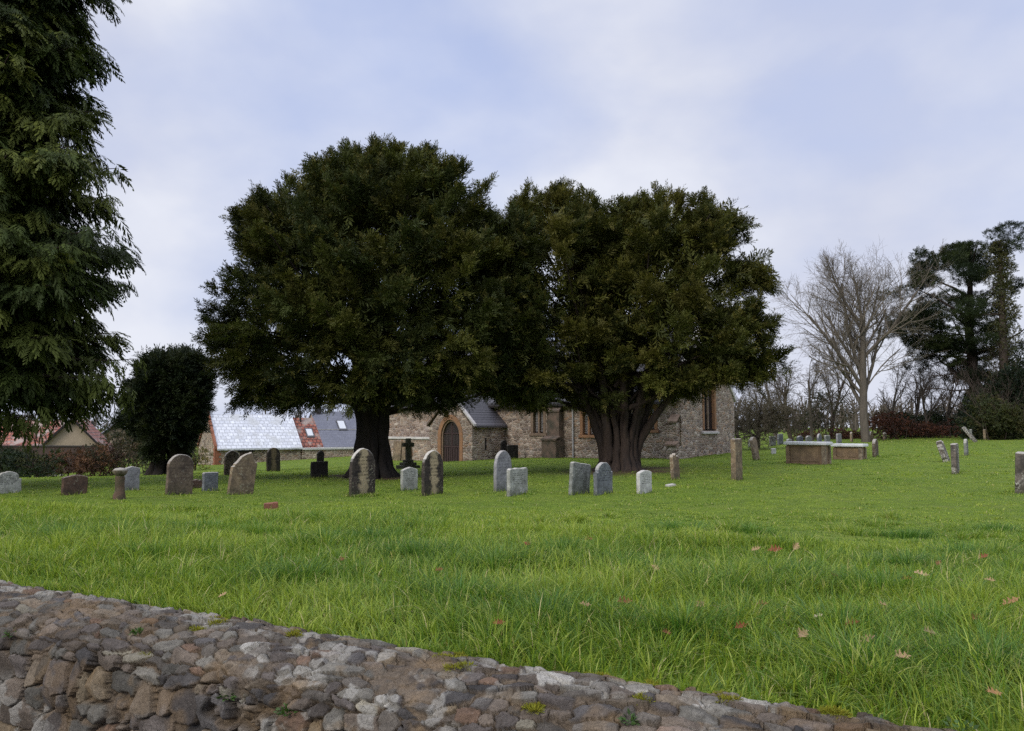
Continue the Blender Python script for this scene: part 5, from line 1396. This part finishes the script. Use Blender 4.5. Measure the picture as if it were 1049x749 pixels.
def pine():
    D = 60.0; o = at(1000, D); k = D / FPX
    root = empty('pine_tree', o, 0, label='dark flat topped pine with cloudlike foliage near the right edge', cat='tree')
    W = lambda px, py, dy=0: np.array([(px - 1000) * k, dy, 1.6 + (438 - py) * k - o[2]])
    top = [(1000, 252), (985, 256), (1015, 258), (972, 268), (1000, 270), (1022, 272), (958, 274), (948, 284), (942, 292), (960, 290), (985, 285), (1010, 290), (1028, 295), (968, 300), (992, 308), (952, 264), (1005, 248), (990, 262), (1020, 254)]
    mid_ = [(965, 318), (950, 322), (938, 330), (928, 338), (975, 326), (955, 336), (940, 346), (968, 342), (985, 335), (948, 352), (962, 356), (978, 352), (932, 324), (1010, 322), (1020, 340), (990, 356)]
    low = [(1000, 310), (996, 330), (1004, 350), (1000, 370), (997, 390), (1003, 405), (999, 420), (1001, 437), (972, 370), (1012, 365), (1025, 360), (1018, 385), (1005, 400), (1022, 410), (1010, 425), (995, 385), (968, 362)]
    cs = []
    for px, py in top + mid_ + low:
        for q in range(3):
            cs.append((W(px + rng.normal(0, 5), py + rng.normal(0, 3), rng.normal(0, 2.0)), rng.uniform(.55, 1.15)))
    pal = np.array([(.022, .032, .012), (.030, .040, .013), (.015, .023, .010)])
    v, f, c = clump_cloud(cs, 165, .40, pal, .46); mesh_np('crown', v, f, leaf_mat('pine_needles', .08, .7, .1), root, col=c)
    polys = [(np.array([W(1000, 452), W(1001, 400), W(999, 340, .2), W(1003, 255)]), np.array([.48, .42, .32, .08]))]
    for px, py in top[::2] + mid_[::2] + low[::3]:
        y0 = py + rng.uniform(15, 40); polys.append(wob(W(1000, y0), W(px, py, rng.normal(0, 1.5)), 7, .12, .13, .03))
    v, f = tubes(polys, 7); mesh_np('trunk', v, f, bark_mat('pine_bark', (.06, .042, .034), (.028, .022, .02)), root, smooth=True)
    # hanging dead twiggy side limbs
    out = []
    for py in (345, 365, 385, 400):
        grow(W(998, py), (-1, rng.normal(0, .4), .1), 3.4, .06, 0, dict(levels=3, kids=[6, 5, 4], **{'from': [.2, .1, .1]}, ang=[(25, 60)] * 3, ratio=[.5, .55, .6], rr=[.6, .6, .6], wob=.1, trop=[-.02, -.05, -.05, 0], rmin=.012), out)
    v, f = tubes([(P, q) for l, P, q in out], 4); mesh_np('dead_limbs', v, f, TWIGD, root)
pine()
LEAFQ = [spray(60 + i, 9, .6, .36, .20, .05, 65, .9) for i in range(4)]
def ivy_tree():
    D = 57.0; o = at(1034, D); k = D / FPX
    root = empty('ivy_clad_tree', o, 0, label='slender tree trunk wrapped in olive ivy at the right of the pine', cat='tree')
    W = lambda px, py, dy=0: np.array([(px - 1034) * k, dy, 1.6 + (438 - py) * k - o[2]])
    polys = [(np.array([W(1030, 452), W(1032, 360), W(1034, 245)]), np.array([.35, .3, .1]))]
    for i in range(14):
        py = rng.uniform(262, 330); polys.append(wob(W(1033, py), W(1034 + rng.choice([-1, 1]) * rng.uniform(8, 22), py + rng.uniform(-10, 16), rng.normal(0, 1)), 6, .12, .07, .02))
    v, f = tubes(polys, 6); mesh_np('trunk', v, f, BARKD, root)
    cs = []
    for py in np.arange(247, 452, 4.0):
        w = np.interp(py, [247, 265, 300, 340, 380, 450], [4, 7, 8, 10, 13, 12])
        for q in range(3): cs.append((W(1034 + rng.uniform(-w, w), py, rng.uniform(-w, w) * k), rng.uniform(.35, .65)))
    pal = np.array([(.060, .062, .018), (.048, .056, .018), (.080, .075, .022)])
    v, f, c = clump_cloud(cs, 190, .26, pal, .9, .1, LEAFQ); mesh_np('ivy', v, f, leaf_mat('ivy_leaf', .15, .4, .4), root, col=c)
ivy_tree()
def bush(name, px0, px1, yt, yb, D, pal, label, cat, dep=1.2, ex=3, per=120, size=.28, tmpl=LEAFQ, group=None, twigs=None, crm=(.35, .7), flat=.85, jag=.25, mat=None, nq=1.0, tr=.2):
    o = at((px0 + px1) / 2, D); k = D / FPX
    root = empty(name, o, 0, label=label, cat=cat, group=group)
    wid = (px1 - px0) * k; hh = 1.6 + (438 - yt) * k - o[2]
    n = int(wid * (hh * .8 + dep) * 3.6 * nq) + 6
    cs = []
    for i in range(n):
        x = rng.uniform(-.5, .5) * wid; e = 1 - abs(2 * x / wid) ** ex
        top = hh * (1 - jag + jag * 2 * (float(vnoise(x * .9 + o[0], 3, 7)) - .0) * .5) * (.45 + .55 * e)
        z = top * math.sqrt(rng.random()) ; r = rng.uniform(*crm)
        cs.append(((x, rng.uniform(-dep, dep), max(.15, z - r * .5)), r))
    v, f, c = clump_cloud(cs, per, size, np.array(pal), flat, .2, tmpl)
    mesh_np('foliage', v, f, mat or leaf_mat(name + '_leaf', tr, .6, .2), root, col=c)
    out = []
    for i in range(int(wid * 1.5) + 3):
        x = rng.uniform(-.48, .48) * wid * (wid > 2.6)
        grow((x, rng.uniform(-dep, dep) * .7 * (wid > 2.6), -.1), (rng.normal(0, .25), rng.normal(0, .25), 1), hh * rng.uniform(.35, .62), .03, 0, dict(levels=3, kids=[5, 4, 3], **{'from': [.2, .1, .1]}, ang=[(15, 50)] * 3, ratio=[.7, .6, .6], rr=[.6] * 3, wob=.1, trop=[.03] * 4, rmin=.007), out)
    v, f = tubes([(P, q) for l, P, q in out], 4); mesh_np('stems', v, f, twigs or TWIGD, root)
    return root
DG = [(.020, .032, .013), (.028, .042, .014), (.015, .025, .012)]
OLV = [(.050, .055, .018), (.036, .046, .016), (.065, .062, .022)]
BRN = [(.105, .052, .030), (.075, .040, .026), (.135, .070, .038), (.06, .038, .028)]
RBR = [(.085, .034, .022), (.060, .027, .020), (.11, .045, .026), (.045, .026, .02)]
bush('evergreen_tree', 1006, 1085, 332, 445, 56, [(.016, .026, .013), (.022, .034, .014), (.012, .02, .012)], 'broad dark evergreen filling the right edge below the ivy tree', 'tree', 2.2, 3, 90, .4, crm=(.45, 1.2), jag=.6)
bush('holly_bush', 1000, 1042, 360, 446, 53, OLV, 'olive evergreen bush at the foot of the ivy clad tree', 'bush', 1.4, 3, 90, .34, crm=(.35, .9), jag=.7)
bush('bracken_bank', 888, 1012, 421, 450, 62, RBR, 'red brown bank of dead bracken under the bare trees at right', 'bracken', 1.6, 6, 110, .3, crm=(.25, .65), jag=.6)
bush('laurel_bush', 905, 945, 408, 445, 66, DG, 'dark laurel bush behind the bracken between two bare trees', 'bush', 1.4, 3, 100, .34, crm=(.5, .8), jag=.5)
bush('holly_bush', 942, 985, 412, 446, 68, DG, 'dark holly mass behind the bracken left of the pine trunk', 'bush', 1.4, 3, 100, .34, crm=(.5, .8), jag=.5)
bush('bracken_bank', 812, 892, 440, 456, 66, RBR, 'low red brown undergrowth behind the distant gravestones', 'bracken', 1.2, 3, 150, .3, crm=(.3, .55), jag=.4)
bush('ivy_thicket', 818, 868, 395, 452, 70, [(.035, .04, .016), (.05, .048, .02), (.025, .03, .014)], 'ivy choked thicket behind the flat tombs', 'bush', 1.5, 3, 42, .34, crm=(.5, .9), jag=.6, nq=.55)
bush('ivy_thicket', 780, 822, 405, 452, 68, [(.06, .05, .03), (.045, .045, .02)], 'thin brown thicket right of the round thorn tree', 'bush', 1.5, 3, 40, .34, crm=(.4, .8), jag=.6, nq=.5)
# left side
bush('evergreen_hedge', -30, 58, 457, 492, 40, DG + OLV[:1], 'dark evergreen hedge at the left edge under the big conifer', 'hedge', 1.1, 9, 260, .26, crm=(.35, .6), jag=.2)
bush('evergreen_bush', -25, 26, 479, 499, 30, DG, 'low dark bush in the left corner before the hedge', 'bush', .6, 3, 220, .17, crm=(.2, .4), jag=.4)
bush('beech_hedge', 50, 122, 455, 484, 43, BRN + [(.05, .045, .025)], 'brown beech hedge keeping its dead leaves left of the small yew', 'hedge', 1.0, 9, 280, .24, crm=(.3, .55), jag=.2)
bush('mixed_bush', 100, 165, 437, 484, 44, [(.075, .055, .032), (.05, .048, .024), (.10, .075, .045), (.035, .04, .018)], 'tall untidy brown green bush touching the small yew', 'bush', 1.2, 3, 85, .24, crm=(.35, .65), jag=.35, tr=.3)
bush('yellow_shrub', 190, 214, 452, 481, 47, [(.16, .13, .03), (.11, .11, .03), (.07, .08, .025)], 'yellowish shrub against the barn gable beside the small yew', 'shrub', .7, 3, 150, .22, crm=(.25, .5), jag=.3)
bush('ivy_shrub', 118, 142, 398, 440, 46, DG, 'dark shrub top rising behind the mixed bush left of small yew', 'shrub', .8, 3, 110, .3, crm=(.35, .6), jag=.5)
# far wood closing the horizon
def far_wood():
    V = []; F = []; off = 0
    polys = []
    for i in range(900):
        px = rng.uniform(-250, 1300); D = rng.uniform(105, 170); p = at(px, D)
        h = rng.uniform(4, 8) * (.5 + .7 * float(fbm(px * .011, 2, 9, 3)))
        polys.append((np.array([p, p + [rng.normal(0, .3), 0, h * .5], p + [rng.normal(0, .6), 0, h]]), np.array([.16, .11, .03])))
        for q in range(7):
            z0 = h * rng.uniform(.25, .85); a = rng.uniform(-1, 1); ln = h * rng.uniform(.15, .4)
            b = p + [0, 0, z0]; polys.append((np.array([b, b + [a * ln * .6, rng.normal(0, .5), ln * .5], b + [a * ln, rng.normal(0, 1), ln]]), np.array([.07, .05, .02])))
    v, f = tubes(polys, 4)
    o = mesh_np('far_wood', v, f, TWIG)
    tag(o, 'hazy brown leafless wood along the far horizon', 'woodland', kind='stuff')
    n = 5200; px = rng.uniform(-300, 1350, n); D = rng.uniform(110, 160, n)
    P = np.array([at(a, b) for a, b in zip(px, D)]); P[:, 2] += rng.uniform(.1, 2.6, n) * (.4 + 1.0 * fbm(px * .012, px * 0, 19, 3))
    v, f, c = scatter(LEAFQ, P, rng.normal(0, 1, (n, 3)) + [0, 0, .5], rng.uniform(.8, 1.6, n), np.array([(.07, .06, .045)]) * rng.uniform(.6, 1.4, (n, 1)))
    o = mesh_np('far_hedgerow', v, f, leaf_mat('far_hedge_leaf', .1, .8, .1), col=c)
    tag(o, 'distant low hedgerows at the horizon behind all the trees', 'hedgerow', kind='stuff')
far_wood()
make_grass()

# ------------------------------------------------------------------ sky, sun, camera
w = bpy.data.worlds.new('World'); scene.world = w; w.use_nodes = True
nt = w.node_tree; bg = nt.nodes['Background']
SUN_EL, SUN_AZ = R(32), math.atan2(-.62, -.78)      # direction towards the sun: behind the camera, to the left
sky = N(nt, 'ShaderNodeTexSky', sky_type='NISHITA'); sky.sun_disc = False; sky.sun_elevation = SUN_EL; sky.sun_rotation = SUN_AZ; sky.dust_density = 1.5; sky.ozone_density = 2.0
tc = nt.nodes.new('ShaderNodeTexCoord')
mp = N(nt, 'ShaderNodeMapping'); mp.inputs['Scale'].default_value = (1.25, 1.25, 2.1); mp.inputs['Location'].default_value = SKYLOC = (2.3, .7, .4)
L(nt, tc.outputs['Generated'], mp.inputs[0])
n1 = noise(nt, mp.outputs[0], 1.35, 4, .45); n1.inputs['Distortion'].default_value = .05
n2 = noise(nt, mp.outputs[0], 2.6, 5, .5); n2.inputs['Distortion'].default_value = .1
dens = math_(nt, 'ADD', math_(nt, 'MULTIPLY', n1.outputs[0], .68), math_(nt, 'MULTIPLY', n2.outputs[0], .32))
cover = mrange(nt, dens, .38, .57, .40, 1)
shade = ramp(nt, n2.outputs[0], [(.34, (4.35, 4.6, 5.6)), (.5, (5.0, 5.2, 6.0)), (.68, (5.9, 6.05, 6.6))])
sep = N(nt, 'ShaderNodeSeparateXYZ'); L(nt, tc.outputs['Generated'], sep.inputs[0])
high = mrange(nt, sep.outputs[2], .50, .95, 1.0, 2.9)
shade = mixc(nt, 1.0, shade, high, 'MULTIPLY')
blue = mixc(nt, .75, sky.outputs[0], (3.3, 4.1, 6.7))
L(nt, mixc(nt, math_(nt, 'MULTIPLY', cover, .94), blue, shade), bg.inputs['Color'])
bg.inputs['Strength'].default_value = .095
sd = bpy.data.lights.new('sun', 'SUN'); sd.energy = 1.4; sd.angle = R(22); sd.color = (1, .95, .87)
so = bpy.data.objects.new('sun', sd); COL.objects.link(so); so.location = (-20, -30, 40)
sdir = Vector((math.cos(SUN_EL) * -.62, math.cos(SUN_EL) * -.78, math.sin(SUN_EL)))
so.rotation_euler = sdir.to_track_quat('Z', 'Y').to_euler()
sky.sun_rotation = math.atan2(-.62, -.78)
cd = bpy.data.cameras.new('camera'); cam = bpy.data.objects.new('camera', cd); COL.objects.link(cam)
cam.location = tuple(EYE); cam.rotation_euler = (R(90) + PITCH, 0, 0)
cd.sensor_fit = 'HORIZONTAL'; cd.sensor_width = 36; cd.lens = 36 * FPX / 1049; cd.clip_end = 5000; cd.clip_start = .05
scene.camera = cam
vs = scene.view_settings; vs.view_transform = 'Standard'; vs.look = 'None'; vs.gamma = 1; vs.use_curve_mapping = False; vs.exposure = .58
cy = scene.cycles; cy.max_bounces = 5; cy.diffuse_bounces = 3; cy.glossy_bounces = 2; cy.transmission_bounces = 3; cy.transparent_max_bounces = 4; cy.use_denoising = False
cy.use_adaptive_sampling = True; cy.adaptive_threshold = .015
